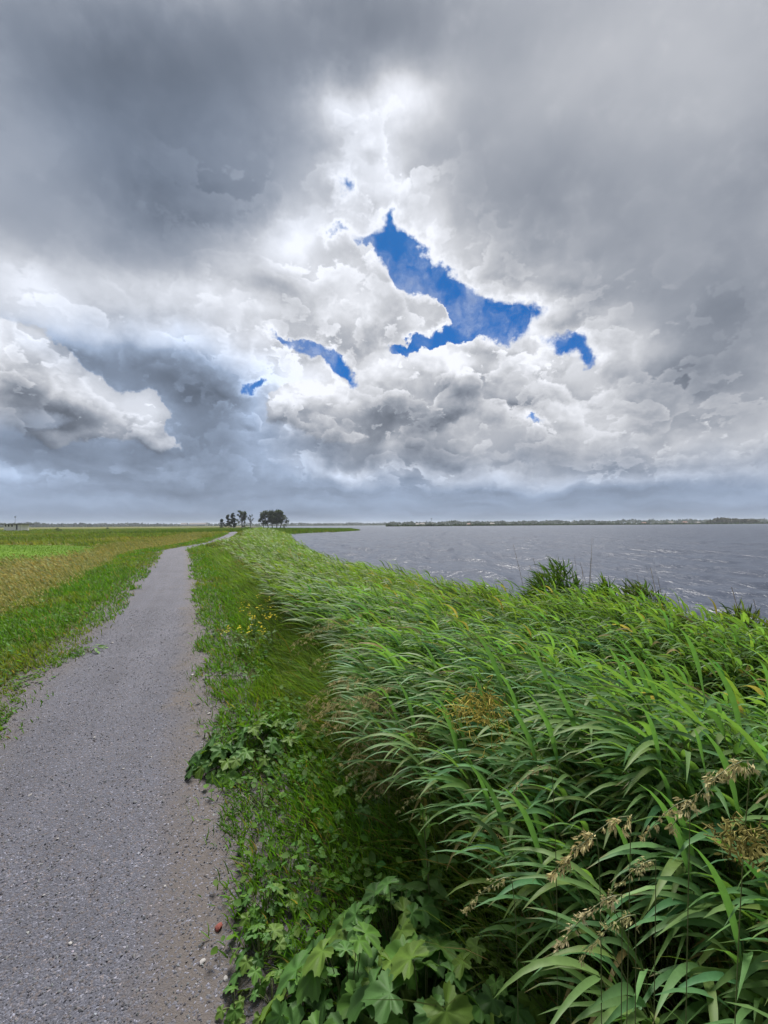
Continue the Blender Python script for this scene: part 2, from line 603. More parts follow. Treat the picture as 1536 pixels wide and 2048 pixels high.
# the mown field on the left
FIELD = np.array([at(px, py, -0.45)[:2] for px, py in ((-420, 1170), (-200, 1155), (0, 1141), (120, 1127), (196, 1108), (204, 1095), (150, 1091), (0, 1090), (-300, 1092), (-900, 1096))])


def zone_colour(P, n, ds):
    """Colour of the soil and the low sward at each point."""
    x, y = P[:, 0], P[:, 1]
    r = np.hypot(x, y)
    a = fbm(x, y, 11, 0.25, 4)[:, None]
    b = fbm(x, y, 12, 0.02, 5, 0.6)[:, None]
    soil = np.array([0.060, 0.046, 0.032]) * (0.7 + 0.6 * a)
    verge = np.array([0.055, 0.095, 0.016]) * (0.7 + 0.6 * a)
    meadow = np.array([0.080, 0.105, 0.020]) * (1 - b) + np.array([0.120, 0.105, 0.028]) * b
    lush = np.array([0.050, 0.095, 0.014]) * (0.8 + 0.4 * a)
    mown = np.array([0.078, 0.145, 0.012]) * (0.85 + 0.3 * a)
    c = soil + (verge - soil) * sstep(1.0, 1.6, np.abs(n))[:, None]
    left = sstep(2.4, 3.4, -n)[:, None]
    c = c * (1 - left) + meadow * left
    rightf = (sstep(30, 60, r) * (n > 1))[:, None]
    c = c * (1 - rightf) + lush * rightf
    fm = inside(P, FIELD)[:, None]
    c = np.where(fm, mown, c)
    wet = sstep(1.2, -0.2, ds)[:, None]
    return c * (1 - wet) + np.array([0.05, 0.04, 0.03]) * wet

gc = np.vstack([zone_colour(GP, g_n, g_ds), [[0.06, 0.05, 0.03]]])
m_ground, nt, b, o = new_mat('soil_and_sward')
a = attr(nt, 'tint')
oc = objco(nt)
f1, f2 = noise(nt, oc, 9.0, 8, 0.65), noise(nt, oc, 0.35, 6, 0.6)
nt.links.new(vmath(nt, 'SCALE', a.outputs['Color'], scale=(f1 * 0.9 + 0.55) * (f2 * 0.7 + 0.65)).outputs[0], b.inputs['Base Color'])
b.inputs['Roughness'].default_value = 0.95
b.inputs['Specular IOR Level'].default_value = 0.1
bump(nt, b, f1, 0.9, 0.05)
mesh_obj('ground', cv, [q, tri], m_ground, kind='structure', col=gc)

# ------------------------------------------------------------------ path of stone chippings with trodden earth at its edges
def path_half(s, side):
    """Half width of the path at length s along it, uneven."""
    w = 0.80 + 0.0022 * np.clip(s - 30, 0, 40)
    return w

ps = np.concatenate([np.arange(26, 46, 0.14), np.arange(46, 80, 0.5), np.arange(80, CEN_S[-1], 2.0)])
cx = np.interp(ps, CEN_S, CEN[:, 0]); cy = np.interp(ps, CEN_S, CEN[:, 1])
tx = np.gradient(cx, ps); ty = np.gradient(cy, ps)
ln = np.hypot(tx, ty); tx /= ln; ty /= ln
us = np.linspace(-1.25, 1.25, 26)
pv, pu = [], []
for k, s in enumerate(ps):
    for u in us:
        pv.append((cx[k] + ty[k] * u, cy[k] - tx[k] * u))
        pu.append((u, s))
pv, pu = np.array(pv), np.array(pu)
pz = 0.028 - 0.035 * np.abs(pu[:, 0]) ** 2 / 1.2 + (fbm(pv[:, 0], pv[:, 1], 21, 1.2, 3) - 0.5) * 0.035
pz = np.where(np.abs(pu[:, 0]) > 1.16, -0.05, pz)
ii = np.arange(len(pv)).reshape(len(ps), len(us))
pq = np.stack([ii[:-1, :-1], ii[:-1, 1:], ii[1:, 1:], ii[1:, :-1]], -1).reshape(-1, 4)
m_path, nt, b, o = new_mat('stone_chippings')
a = attr(nt, 'tint')                       # red: offset across the path, green: height of wear
sepp = nt.nodes.new('ShaderNodeSeparateXYZ')
nt.links.new(a.outputs['Vector'], sepp.inputs[0])
U = Ex(sepp.outputs[0], nt)                # -1.25 .. 1.25
oc = objco(nt)
v1 = nt.nodes.new('ShaderNodeTexVoronoi'); v1.inputs['Scale'].default_value = 125.0
v2 = nt.nodes.new('ShaderNodeTexVoronoi'); v2.inputs['Scale'].default_value = 260.0
jig = vmath(nt, 'MULTIPLY_ADD', noise(nt, oc, 30, 2, color=True), (0.02, 0.02, 0.02), oc).outputs[0]
nt.links.new(jig, v1.inputs['Vector']); nt.links.new(jig, v2.inputs['Vector'])
s1 = nt.nodes.new('ShaderNodeSeparateColor'); nt.links.new(v1.outputs['Color'], s1.inputs[0])
s2 = nt.nodes.new('ShaderNodeSeparateColor'); nt.links.new(v2.outputs['Color'], s2.inputs[0])
chip = Ex(s1.outputs[0], nt)
chip2 = Ex(s2.outputs[1], nt)
pick = Ex(s1.outputs[2], nt)
lum = chip.pow(2.0) * 0.060 + chip2.pow(2.0) * 0.045 + 0.060 + chip.step(0.94, 0.99) * 0.09
lum = lum * (noise(nt, oc, 1.3, 5, 0.6) * 0.5 + 0.66)
run = vmath(nt, 'MULTIPLY', a.outputs['Vector'], (3.2, 0.22, 0.0)).outputs[0]
lum = lum * (noise(nt, run, 1.0, 4, 0.55) * 0.55 + 0.73)          # lengthwise wear
cc = nt.nodes.new('ShaderNodeCombineXYZ')
nt.links.new((lum * 0.965).s, cc.inputs[0]); nt.links.new((lum * 0.995).s, cc.inputs[1]); nt.links.new((lum * 1.25).s, cc.inputs[2])
warm = mix_rgb(nt, pick.step(0.7, 0.9), cc.outputs[0], vmath(nt, 'MULTIPLY', cc.outputs[0], (1.15, 1.0, 0.85)).outputs[0])
# trodden earth: along both edges, more on the right, and in patches
e = noise(nt, oc, 2.2, 6, 0.62)
e2 = noise(nt, oc, 0.8, 4, 0.5)
edge = (U.abs() + (e - 0.5) * 0.60 + (U * 0.20)).step(0.38, 0.78)
patch = (e + e2 * 0.6).step(0.90, 1.06) * 0.45
dirt_f = (edge * 0.86 + patch).clip()
fine = noise(nt, oc, 120.0, 4, 0.7)
dirt = mix_rgb(nt, fine, (0.060, 0.050, 0.045), (0.118, 0.102, 0.092))
sprinkle = chip.step(0.72, 0.86) * 0.8
dirt_f2 = (dirt_f * (1.0 - sprinkle)).clip()
nt.links.new(mix_rgb(nt, dirt_f2, warm, dirt), b.inputs['Base Color'])
b.inputs['Roughness'].default_value = 0.85
b.inputs['Specular IOR Level'].default_value = 0.3
hgt = (1.0 - Ex(v1.outputs['Distance'], nt) * 1.6) * (1.0 - dirt_f2 * 0.7) * chip.op('MAXIMUM', 0.3) + (1.0 - Ex(v2.outputs['Distance'], nt) * 1.2) * 0.3
bump(nt, b, hgt, 0.9, 0.006)
pc = np.zeros((len(pv), 3)); pc[:, 0] = pu[:, 0]; pc[:, 1] = pu[:, 1]
path = mesh_obj('path', np.column_stack([pv, pz]), pq, m_path, kind='structure', col=pc)

# ------------------------------------------------------------------ water with wind waves
def waves(x, y):
    """Short steep lake waves running in from the right."""
    r = np.random.default_rng(5)
    z = np.zeros_like(x)
    dx = np.zeros_like(x); dy = np.zeros_like(x)
    dist = np.hypot(x, y)
    for k in range(46):
        lam = 0.45 * (7.0 / 0.45) ** (r.random())
        th = math.radians(200) + r.normal(0, 0.42)
        amp = 0.0084 * lam ** 0.78 * r.uniform(0.5, 1.2)
        kk = 2 * math.pi / lam
        ph = kk * (x * math.cos(th) + y * math.sin(th)) + r.uniform(0, 6.28)
        fade = np.clip(1.3 - dist * 0.012 / lam, 0, 1)         # the sheet's mesh grows coarser outwards
        z += amp * np.cos(ph) * fade
        dx -= 0.8 * amp * math.cos(th) * np.sin(ph) * fade
        dy -= 0.8 * amp * math.sin(th) * np.sin(ph) * fade
    gust = 0.55 + 0.9 * fbm(x, y, 31, 0.06, 3)
    return dx * gust, dy * gust, z * gust

wa_ = np.radians(np.concatenate([np.linspace(-17, 52, 440), np.linspace(54, 75, 12)]))
wr_ = 3.0 * (5500 / 3.0) ** np.linspace(0, 1, 350)
A, R_ = np.meshgrid(wa_, wr_)
wx, wy = (R_ * np.sin(A)).ravel(), (R_ * np.cos(A)).ravel()
ddx, ddy, wz = waves(wx, wy)
ii = np.arange(len(wx)).reshape(len(wr_), len(wa_))
wq = np.stack([ii[:-1, :-1], ii[:-1, 1:], ii[1:, 1:], ii[1:, :-1]], -1).reshape(-1, 4)
WP = np.stack([wx, wy], 1)
keep = shore_dist(WP) < 2.2
wq = wq[keep[wq].all(1)]
used = np.unique(wq)
remap = np.full(len(wx), -1); remap[used] = np.arange(len(used))
foam = 0.12 * sstep(0.10, 0.17, wz + (fbm(wx, wy, 32, 2.0, 3) - 0.5) * 0.10) * sstep(0.52, 0.66, fbm(wx, wy, 33, 0.22, 4))
m_water, nt, b, o = new_mat('lake_water')
oc = objco(nt)
sq = nt.nodes.new('ShaderNodeMapping'); sq.inputs['Scale'].default_value = (1.0, 0.55, 1.0); sq.inputs['Rotation'].default_value = (0, 0, math.radians(20))
nt.links.new(oc, sq.inputs['Vector'])
r1 = noise(nt, sq.outputs[0], 5.0, 6, 0.6)
r2 = noise(nt, sq.outputs[0], 0.9, 5, 0.6)
r3 = noise(nt, sq.outputs[0], 0.16, 5, 0.65)
silt = noise(nt, oc, 0.05, 4, 0.6)
murk = mix_rgb(nt, silt, (0.036, 0.047, 0.074), (0.048, 0.056, 0.080))
fa = Ex(attr(nt, 'tint').outputs['Fac'], nt)
ff = (fa * noise(nt, oc, 9.0, 5, 0.7).step(0.42, 0.62)).clip()
nt.links.new(mix_rgb(nt, ff, murk, (0.75, 0.76, 0.77)), b.inputs['Base Color'])
nt.links.new((ff * 0.6 + 0.30).s, b.inputs['Roughness'])
b.inputs['IOR'].default_value = 1.333
b.inputs['Specular IOR Level'].default_value = 0.27
bump(nt, b, r1 * 0.11 + r2.step(0.3, 0.75) * 0.46 + r3 * 2.2, 0.9, 0.24)
mesh_obj('lake_water', np.stack([wx + ddx, wy + ddy, WATER + wz], 1)[used], remap[wq], m_water, kind='structure', col=np.repeat(foam[used][:, None], 3, 1))
# ------------------------------------------------------------------ plants: blades and leaves
WIND = np.array([-0.93, -0.30, 0.0]); WIND /= np.linalg.norm(WIND)
PROF_GRASS = ([0, .3, .7, 1], [.75, 1, .6, .02])
PROF_REED = ([0, .12, .3, .6, .85, 1], [.45, .9, 1, .74, .34, .01])
PROF_STEM = ([0, 1], [1, .45])


def unit(v):
    return v / np.maximum(np.linalg.norm(v, axis=-1, keepdims=True), 1e-9)


def blades(base, d0, L, W, bend, droop, nseg, prof, fold=0.0, roll=0.5, r=rng, wind=WIND):
    """Bent ribbons. Returns verts, quads, position along each (0..1), index of blade for each vertex."""
    N = len(base)
    base = np.asarray(base, float); d0 = unit(np.asarray(d0, float))
    L = np.broadcast_to(L, N); W = np.broadcast_to(W, N); bend = np.broadcast_to(bend, N); droop = np.broadcast_to(droop, N)
    ref = unit(np.stack([r.normal(0, roll, N), r.normal(0, roll, N), np.ones(N)], 1))
    pos = base.copy()
    k = 3 if fold else 2
    V = np.zeros((N, nseg + 1, k, 3))
    flut = r.uniform(0, 6.28, N)
    for i in range(nseg + 1):
        t = i / nseg
        d = unit(d0 + wind * (bend * t ** 1.2)[:, None] + np.array([0, 0, -1.0]) * (droop * t ** 2)[:, None])
        side = np.cross(d, ref)
        ns = np.linalg.norm(side, axis=1)
        alt = np.stack([np.cos(flut), np.sin(flut), np.zeros(N)], 1)
        side = unit(np.where((ns < 0.15)[:, None], np.cross(d, alt), side))
        nrm = np.cross(side, d)
        w = (W * np.interp(t, *prof) * 0.5)[:, None]
        V[:, i, 0] = pos - side * w
        V[:, i, -1] = pos + side * w
        if fold:
            V[:, i, 1] = pos - nrm * w * fold * 2
        if i < nseg:
            pos = pos + d * (L / nseg)[:, None]
    per = (nseg + 1) * k
    i0 = np.arange(N)[:, None] * per
    loc = []
    for i in range(nseg):
        for j in range(k - 1):
            a = i * k + j
            loc.append((a, a + 1, a + k + 1, a + k))
    Q = (i0[:, :, None] + np.array(loc)[None]).reshape(-1, 4)
    tt = np.tile(np.repeat(np.linspace(0, 1, nseg + 1), k), N)
    return V.reshape(-1, 3), Q, tt, np.repeat(np.arange(N), per)


class Heap:
    """Collects ribbons and leaves into one mesh."""
    def __init__(self):
        self.v, self.f, self.c, self.n = [], [], [], 0

    def add(self, V, Q, C):
        self.v.append(V); self.f.append(np.asarray(Q) + self.n); self.c.append(np.broadcast_to(C, (len(V), 3))); self.n += len(V)

    def blades(self, *a, tint=None, tip=None, base_tint=None, **k):
        V, Q, t, i = blades(*a, **k)
        C = np.asarray(tint)[i] if np.ndim(tint) == 2 else np.broadcast_to(tint, (len(V), 3)).copy()
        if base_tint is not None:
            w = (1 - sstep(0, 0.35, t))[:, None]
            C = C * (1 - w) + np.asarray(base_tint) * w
        if tip is not None:
            w = sstep(0.75, 1.0, t)[:, None]
            C = C * (1 - w) + np.asarray(tip) * w
        self.add(V, Q, C)

    def build(self, name, mat, parent=None, kind=None, smooth=True):
        by = {}
        for f in self.f:
            by.setdefault(f.shape[1], []).append(f)
        return mesh_obj(name, np.vstack(self.v), [np.vstack(x) for x in by.values()], mat, parent, kind, np.vstack(self.c), smooth)


def tris_in(*heaps):
    return sum((f.shape[1] - 2) * len(f) for h in heaps for f in h.f)


def jitter(c, n, amt=0.25, hue=0.12, r=rng):
    """n tints around c."""
    v = r.normal(1, amt, (n, 1)).clip(0.5, 1.6)
    h = r.normal(0, hue, (n, 1))
    return np.clip(np.asarray(c) * v * np.hstack([1 + h, 1 + 0 * h, 1 - h]), 0.004, 0.9)


def blend(a, b, w):
    return np.asarray(a) * (1 - w[:, None]) + np.asarray(b) * w[:, None]


m_grass = leaf_mat('grass_blade', 0.42, 0.6, spec=0.15)
m_reed = leaf_mat('reed_leaf', 0.42, 0.5, spec=0.22)
m_dry = leaf_mat('dry_grass', 0.35, 0.7, spec=0.2, tr_tint=(1.1, 1.0, 0.75))
m_broad = leaf_mat('broad_leaf', 0.32, 0.55, spec=0.22)

G_REED = (0.104, 0.196, 0.066)
G_REED_FAR = (0.118, 0.188, 0.042)
G_VERGE = (0.080, 0.175, 0.018)
C_DRY = (0.225, 0.175, 0.070)
C_GOLD = (0.36, 0.35, 0.150)


def scatter_band(s0, s1, c0, c1, dens, r=rng):
    """Random points along the path: s metres ahead of the camera, c metres right of the path's middle. dens(s) per m2."""
    ss = np.linspace(s0, s1, 400)
    d = dens(ss) * abs(c1 - c0)
    cumd = np.concatenate([[0], np.cumsum((d[1:] + d[:-1]) / 2 * np.diff(ss))])
    n = int(cumd[-1])
    s = np.interp(r.random(n) * cumd[-1], cumd, ss)
    c = r.uniform(min(c0, c1), max(c0, c1), n)
    S_ = s + 30.0
    x, y = np.interp(S_, CEN_S, CEN[:, 0]), np.interp(S_, CEN_S, CEN[:, 1])
    x2, y2 = np.interp(S_ + .1, CEN_S, CEN[:, 0]), np.interp(S_ + .1, CEN_S, CEN[:, 1])
    tx, ty = unit(np.stack([x2 - x, y2 - y], 1)).T
    return np.stack([x + ty * c, y - tx * c], 1), s, c


def on_ground(P, dz=0.0):
    return np.column_stack([P, ground_z(P) + dz])


def in_view(P3, margin=150):
    """Which points fall near the picture."""
    q = (P3 - np.array([0, 0, EYE])) @ RN
    w = np.maximum(-q[:, 2], 1e-3)
    px, py = 768 + q[:, 0] / w * 800, 1024 - q[:, 1] / w * 800
    return (q[:, 2] < -0.05) & (px > -margin) & (px < 1536 + margin) & (py > -margin) & (py < 2048 + margin)


def up_dirs(n, spread, r=rng, lean=0.0):
    d = np.stack([r.normal(0, spread, n), r.normal(0, spread, n), np.ones(n)], 1) + WIND * lean
    return unit(d)


# ---- short grass along both edges of the path
verge = Heap()
cover = Heap()


def edge_keep(P, s, c, side):
    """Ragged edge of the sward."""
    e = fbm(P[:, 0], P[:, 1], 41, 1.6, 4, 0.6)
    lim = 0.72 + (e - 0.42) * 0.70 - 0.06 * sstep(4, 9, s)
    lim = np.where(side > 0, lim + 0.01 - 0.05 * sstep(6, 2, s) + 0.27 * sstep(3.0, 1.1, s) + 0.07 * sstep(1.6, 0.6, s), lim)
    fine_ = fbm(P[:, 0], P[:, 1], 45, 7.0, 3, 0.6)
    return np.abs(c) > lim + (fine_ - 0.5) * 0.22 - 0.20 * (rng.random(len(P)) < 0.07)

for side, c1, mult in ((1, 2.5, 1.0), (-1, 3.0, 0.9)):
    P, s, c = scatter_band(0.0 if side > 0 else -1.5, 90, side * 0.56, side * c1, lambda q: mult * 6200 * (1 if side > 0 else sstep(-4, 2.5, q)) / (1 + (np.maximum(q, 0) / 2.4) ** 1.7))
    k = edge_keep(P, s, c, side)
    pt = on_ground(P)
    k &= in_view(pt, 250) | (s < 4)
    d = np.hypot(P[:, 0], P[:, 1])
    clump = fbm(P[:, 0], P[:, 1], 42, 2.5, 3)
    k &= rng.random(len(P)) < sstep(0.22, 0.5, clump) * 0.7 + 0.4
    pt, d, c, s, clump = pt[k], d[k], c[k], s[k], clump[k]
    n = len(pt)
    ht = (0.05 + 0.15 * clump ** 1.5 * rng.uniform(0.5, 1.4, n)) * (0.55 + 0.75 * sstep(0.8, 1.5, np.abs(c))) * (1.0 if side > 0 else 0.62) + 0.004 * np.minimum(d, 15)
    tone = fbm(pt[:, 0], pt[:, 1], 43, 0.7, 3)
    tint = blend(jitter(G_VERGE, n, 0.22), jitter((0.135, 0.175, 0.030), n, 0.2), sstep(0.42, 0.75, tone))
    w = rng.random(n) < 0.06
    tint[w] = jitter(C_DRY, w.sum(), 0.2)
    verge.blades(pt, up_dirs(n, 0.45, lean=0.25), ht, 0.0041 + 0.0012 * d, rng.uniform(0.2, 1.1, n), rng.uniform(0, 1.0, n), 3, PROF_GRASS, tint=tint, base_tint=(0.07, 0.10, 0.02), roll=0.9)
    # low broad-leaved weeds and clover between the blades
    P, s, c = scatter_band(0.0 if side > 0 else -1.5, 40, side * 0.66, side * c1, lambda q: mult * 2100 / (1 + (np.maximum(q, 0) / 2.2) ** 1.7))
    k = edge_keep(P, s, c, side) | (rng.random(len(P)) < 0.03)
    patch = fbm(P[:, 0], P[:, 1], 44, 1.8, 3)
    k &= rng.random(len(P)) < sstep(0.38, 0.6, patch) + 0.12
    pt = on_ground(P)
    k &= in_view(pt, 200) | (s < 4)
    pt, c = pt[k], c[k]
    n = len(pt)
    d = np.hypot(pt[:, 0], pt[:, 1])
    pt[:, 2] += rng.uniform(0.015, 0.10, n) * (0.5 + sstep(0.8, 1.4, np.abs(c))) * (1 if side > 0 else 0.5)
    az = rng.uniform(0, 6.28, n)
    d0 = np.stack([np.cos(az), np.sin(az), rng.uniform(-0.1, 0.7, n)], 1)
    sz = rng.uniform(0.018, 0.045, n) * (1 + 0.05 * d)
    cover.blades(pt, d0, sz, sz * 0.72, 0.0, 0.6, 3, ([0, .35, .75, 1], [.25, 1, .85, .1]), fold=0.12, roll=0.25, tint=jitter((0.062, 0.140, 0.022), n, 0.25))

# a few stray tufts on the trodden right edge
P, s, c = scatter_band(0.5, 14, 0.50, 0.95, lambda q: 0 * q + 5.0)
for p, ss in zip(P, s):
    m = rng.integers(12, 40)
    b0 = on_ground(p[None] + rng.normal(0, 0.035, (m, 2)))
    b0[:, 2] = np.maximum(b0[:, 2], 0.0)
    verge.blades(b0, up_dirs(m, 0.7), rng.uniform(0.02, 0.07, m), 0.004, 0.4, 0.6, 3, PROF_GRASS, tint=jitter((0.075, 0.105, 0.025), m, 0.2), roll=0.9)

verge.build('verge_grass', m_grass, kind='stuff')
cover.build('clover_and_weeds', m_grass, kind='stuff')

# ---- mid-high grass where the sward climbs into the reeds
mid = Heap()
for s0, s1, c0, c1, dn in ((0.9, 60, 1.30, 2.9, 4200.0), (26, 62, 0.80, 1.6, 2600.0)):
    P, s, c = scatter_band(s0, s1, c0, c1, lambda q: dn / (1 + (np.maximum(q, 0) / 2.8) ** 1.5))
    e = fbm(P[:, 0], P[:, 1], 46, 1.1, 3)
    k = rng.random(len(P)) < sstep(c0 - 0.1, c0 + 0.5, c + (e - 0.5) * 0.5) * 0.9
    pt = on_ground(P)
    k &= in_view(pt, 200)
    pt, c, s, e = pt[k], c[k], s[k], e[k]
    n = len(pt)
    d = np.hypot(pt[:, 0], pt[:, 1])
    tall = np.where(s > 26, 0.34, 0.14 + 0.40 * sstep(1.3, 2.2, c))
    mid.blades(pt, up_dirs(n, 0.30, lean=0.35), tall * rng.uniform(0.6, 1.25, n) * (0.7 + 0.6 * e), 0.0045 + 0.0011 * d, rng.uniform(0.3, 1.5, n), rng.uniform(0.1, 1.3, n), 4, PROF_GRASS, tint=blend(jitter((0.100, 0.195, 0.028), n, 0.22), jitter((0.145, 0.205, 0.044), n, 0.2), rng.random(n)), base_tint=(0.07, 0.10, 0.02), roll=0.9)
mid.build('bank_grass', m_grass, kind='stuff')

# ---- reeds
def reed_bits(h, r, nl=None, near=True, LW=(0.44, 0.026)):
    """One reed at the origin: stem line and the leaves that stream from it in the wind."""
    nl = nl or r.integers(6, 9)
    lean = r.uniform(0.25, 0.55)
    t = np.linspace(0, 1, 9)
    sd = unit(np.stack([r.normal(0, .06), r.normal(0, .06), 1.0] * np.ones((9, 1)), 0) + WIND * (lean * t ** 1.4)[:, None] * 1.5)
    pts = np.vstack([[0, 0, 0], np.cumsum(sd[:-1] * h / 8, 0)])
    tl = np.clip(np.linspace(0.42, 1.0, nl) + r.normal(0, 0.04, nl), 0.3, 1)
    base = np.stack([np.interp(tl, t, pts[:, i]) for i in range(3)], 1)
    sdir = np.stack([np.interp(tl, t, sd[:, i]) for i in range(3)], 1)
    az = np.arange(nl) * math.pi + r.uniform(0, 6.28) + r.normal(0, .5, nl)
    out = np.stack([np.cos(az), np.sin(az), np.zeros(nl)], 1)
    d0 = unit(sdir * 0.95 + out * 0.42 + WIND * r.uniform(0.1, 0.5, nl)[:, None])
    L = LW[0] * r.uniform(0.65, 1.2, nl) * (0.75 + 0.35 * np.sin(tl * 3.0))
    W = LW[1] * r.uniform(0.75, 1.25, nl)
    return pts, base, d0, L, W, r.uniform(0.5, 2.4, nl), r.uniform(0.5, 2.4, nl)


def tube(pts, r0, r1, sides=4):
    pts = np.asarray(pts, float)
    n = len(pts)
    d = unit(np.gradient(pts, axis=0))
    a = np.array([1.0, 0.2, 0.1])
    u = unit(np.cross(d, a)); v = np.cross(d, u)
    rr = np.linspace(r0, r1, n)[:, None, None]
    th = np.linspace(0, 2 * math.pi, sides, endpoint=False)
    ring = pts[:, None] + rr * (u[:, None] * np.cos(th)[None, :, None] + v[:, None] * np.sin(th)[None, :, None])
    ii = np.arange(n * sides).reshape(n, sides)
    q = np.stack([ii[:-1], np.roll(ii, -1, 1)[:-1], np.roll(ii, -1, 1)[1:], ii[1:]], -1).reshape(-1, 4)
    return ring.reshape(-1, 3), q


def reed_spots():
    """Where reeds stand: right of the verge down to the water."""
    P, s, c = scatter_band(-1.2, 90, 1.45, 11.0, lambda q: 190 / (1 + (np.maximum(q, 0) / 4.0) ** 1.45))
    ds = shore_dist(P)
    e = fbm(P[:, 0], P[:, 1], 51, 0.9, 3)
    front = 1.66 + (e - 0.5) * 0.6 + 0.36 * sstep(1.6, 3.6, s) + 0.45 * sstep(6, 14, s)
    k = (c > front) & (ds > -0.25 - 0.2 * e)
    k &= (np.hypot(P[:, 0], P[:, 1]) > 0.62)
    gap_ = fbm(P[:, 0], P[:, 1], 52, 0.7, 3)
    k &= rng.random(len(P)) < sstep(0.20, 0.42, gap_) * 0.75 + 0.30
    P, s, c, ds = P[k], s[k], c[k], ds[k]
    k = in_view(np.column_stack([P, np.full(len(P), 0.8)]), 300) | in_view(np.column_stack([P, np.full(len(P), 0.2)]), 300)
    return P[k], s[k], c[k], ds[k]


RP, Rs, Rc, Rds = reed_spots()
Rd = np.hypot(RP[:, 0], RP[:, 1])
Rz = ground_z(RP)
big = fbm(RP[:, 0], RP[:, 1], 53, 0.5, 3)
Rh = (0.60 + 0.22 * sstep(1.6, 2.6, Rc) + 0.18 * sstep(3, 6, Rc) + 0.30 * sstep(3.6, 5.8, Rc)) * rng.uniform(0.9, 1.1, len(RP)) * (0.85 + 0.3 * big)
Rh *= 1 - 0.35 * sstep(8, 22, Rs) * sstep(4.0, 2.0, Rc)
Rh *= 1 - 0.14 * sstep(6, 14, Rs)
Rh += 0.16 * sstep(3.5, 5.5, Rc) * sstep(7, 3, Rs)
Rh = np.where(Rds < 0.5, Rh * 0.85, Rh)
order = np.argsort(Rd)
vis = in_view(np.column_stack([RP, Rz + Rh * 0.8]), 20)
NEAR = [i for i in order if vis[i]][:280]
near_set = set(NEAR)

# the nearest ones: each a plant of its own with a stem and single leaves
m_stem = plain('reed_stem', (0.13, 0.15, 0.055), 0.5)
PROTO = []
for k in range(9):
    r = np.random.default_rng(100 + k)
    pts, b0, d0, L, W, bd, dr = reed_bits(1.0, r)
    root = mesh_obj('reed', *tube(pts, 0.0035, 0.0018, 4), m_stem)
    tints = jitter(G_REED, len(b0), 0.20, 0.12, r)
    if k % 3 == 1:
        tints[0] = np.array((0.26, 0.21, 0.085))            # a withered lowest leaf
    for j in range(len(b0)):
        V, Q, t, _ = blades(b0[j:j + 1], d0[j:j + 1], L[j], W[j], bd[j], dr[j], 7, PROF_REED, fold=0.13, roll=0.45, r=r)
        C = tints[j] * (1 + 0.25 * (t[:, None] > 2))
        tipw = sstep(0.88, 1.0, t)[:, None] * (r.random() < 0.4)
        mesh_obj('leaf', V, Q, m_reed, parent=root, col=C * (1 - tipw) + np.array(C_DRY) * tipw)
    PROTO.append(root)
first = [True] * len(PROTO)
REED_LABEL = 'tall green reed with long wind-bent leaves in the dense bank right of the path'
for q_, i in enumerate(NEAR):
    k = int(rng.integers(len(PROTO)))
    o = PROTO[k] if first[k] else copy_tree(PROTO[k])
    first[k] = False
    o.location = (RP[i, 0], RP[i, 1], Rz[i] - 0.03)
    o.rotation_euler = (rng.normal(0, .05), rng.normal(0, .05), rng.normal(0, 0.30))
    sc = Rh[i] * 1.12
    o.scale = (sc, sc, sc)
    tag(o, REED_LABEL, 'reed', 'wind-bent reeds on the bank')
for k, o in enumerate(PROTO):
    if first[k]:
        bpy.data.objects.remove(o)

# all the others: one mass
bed = Heap()
ri = np.random.default_rng(77)
for i in range(len(RP)):
    if i in near_set:
        continue
    d = Rd[i]
    if d > 9 and ri.random() < 0.25:
        continue
    nl = int(np.clip(8 - d * 0.12, 4, 8))
    pts, b0, d0, L, W, bd, dr = reed_bits(Rh[i], ri, nl, LW=(0.40 + 0.003 * d, 0.021 + 0.0009 * d))
    off = np.array([RP[i, 0], RP[i, 1], Rz[i] - 0.03])
    w = float(sstep(2.5, 9.0, d))
    tone = 0.8 + 0.5 * big[i]
    tint = jitter(np.array(G_REED) * (1 - w) + np.array(G_REED_FAR) * w, nl, 0.22, 0.12, ri) * tone
    dead = ri.random(nl) < 0.035
    tint[dead] = np.array((0.26, 0.21, 0.09)) * ri.uniform(.7, 1.2)
    seg = 6 if d < 6 else (4 if d < 16 else 3)
    bed.blades(b0 + off, d0, L, W, bd, dr, seg, PROF_REED, fold=0.12 if d < 4 else 0.0, roll=0.5, tint=tint, r=ri)
    if d < 8:
        V, Q = tube(pts[::2] + off, 0.0032, 0.0016, 3)
        bed.add(V, Q, (0.10, 0.12, 0.045))
bed.build('reed_bed', m_reed, kind='stuff')

# dead stalks, thin grass and litter under and between the reeds
litter = Heap()
P, s, c = scatter_band(-0.6, 12, 1.5, 4.5, lambda q: 620 / (1 + (np.maximum(q, 0) / 2.2) ** 1.8))
pt = on_ground(P); k = in_view(pt, 300) & (np.hypot(P[:, 0], P[:, 1]) > 0.6); pt = pt[k]; n = len(pt)
tint = jitter((0.060, 0.085, 0.020), n, 0.3); w = rng.random(n) < 0.15; tint[w] = jitter((0.15, 0.105, 0.05), w.sum(), 0.3)
litter.blades(pt, up_dirs(n, 0.35, lean=0.3), rng.uniform(0.2, 0.75, n), rng.uniform(0.003, 0.007, n), rng.uniform(0.2, 1.2, n), rng.uniform(0, 1.2, n), 5, PROF_GRASS, tint=tint, roll=0.9)
litter.build('undergrowth', m_grass, kind='stuff')

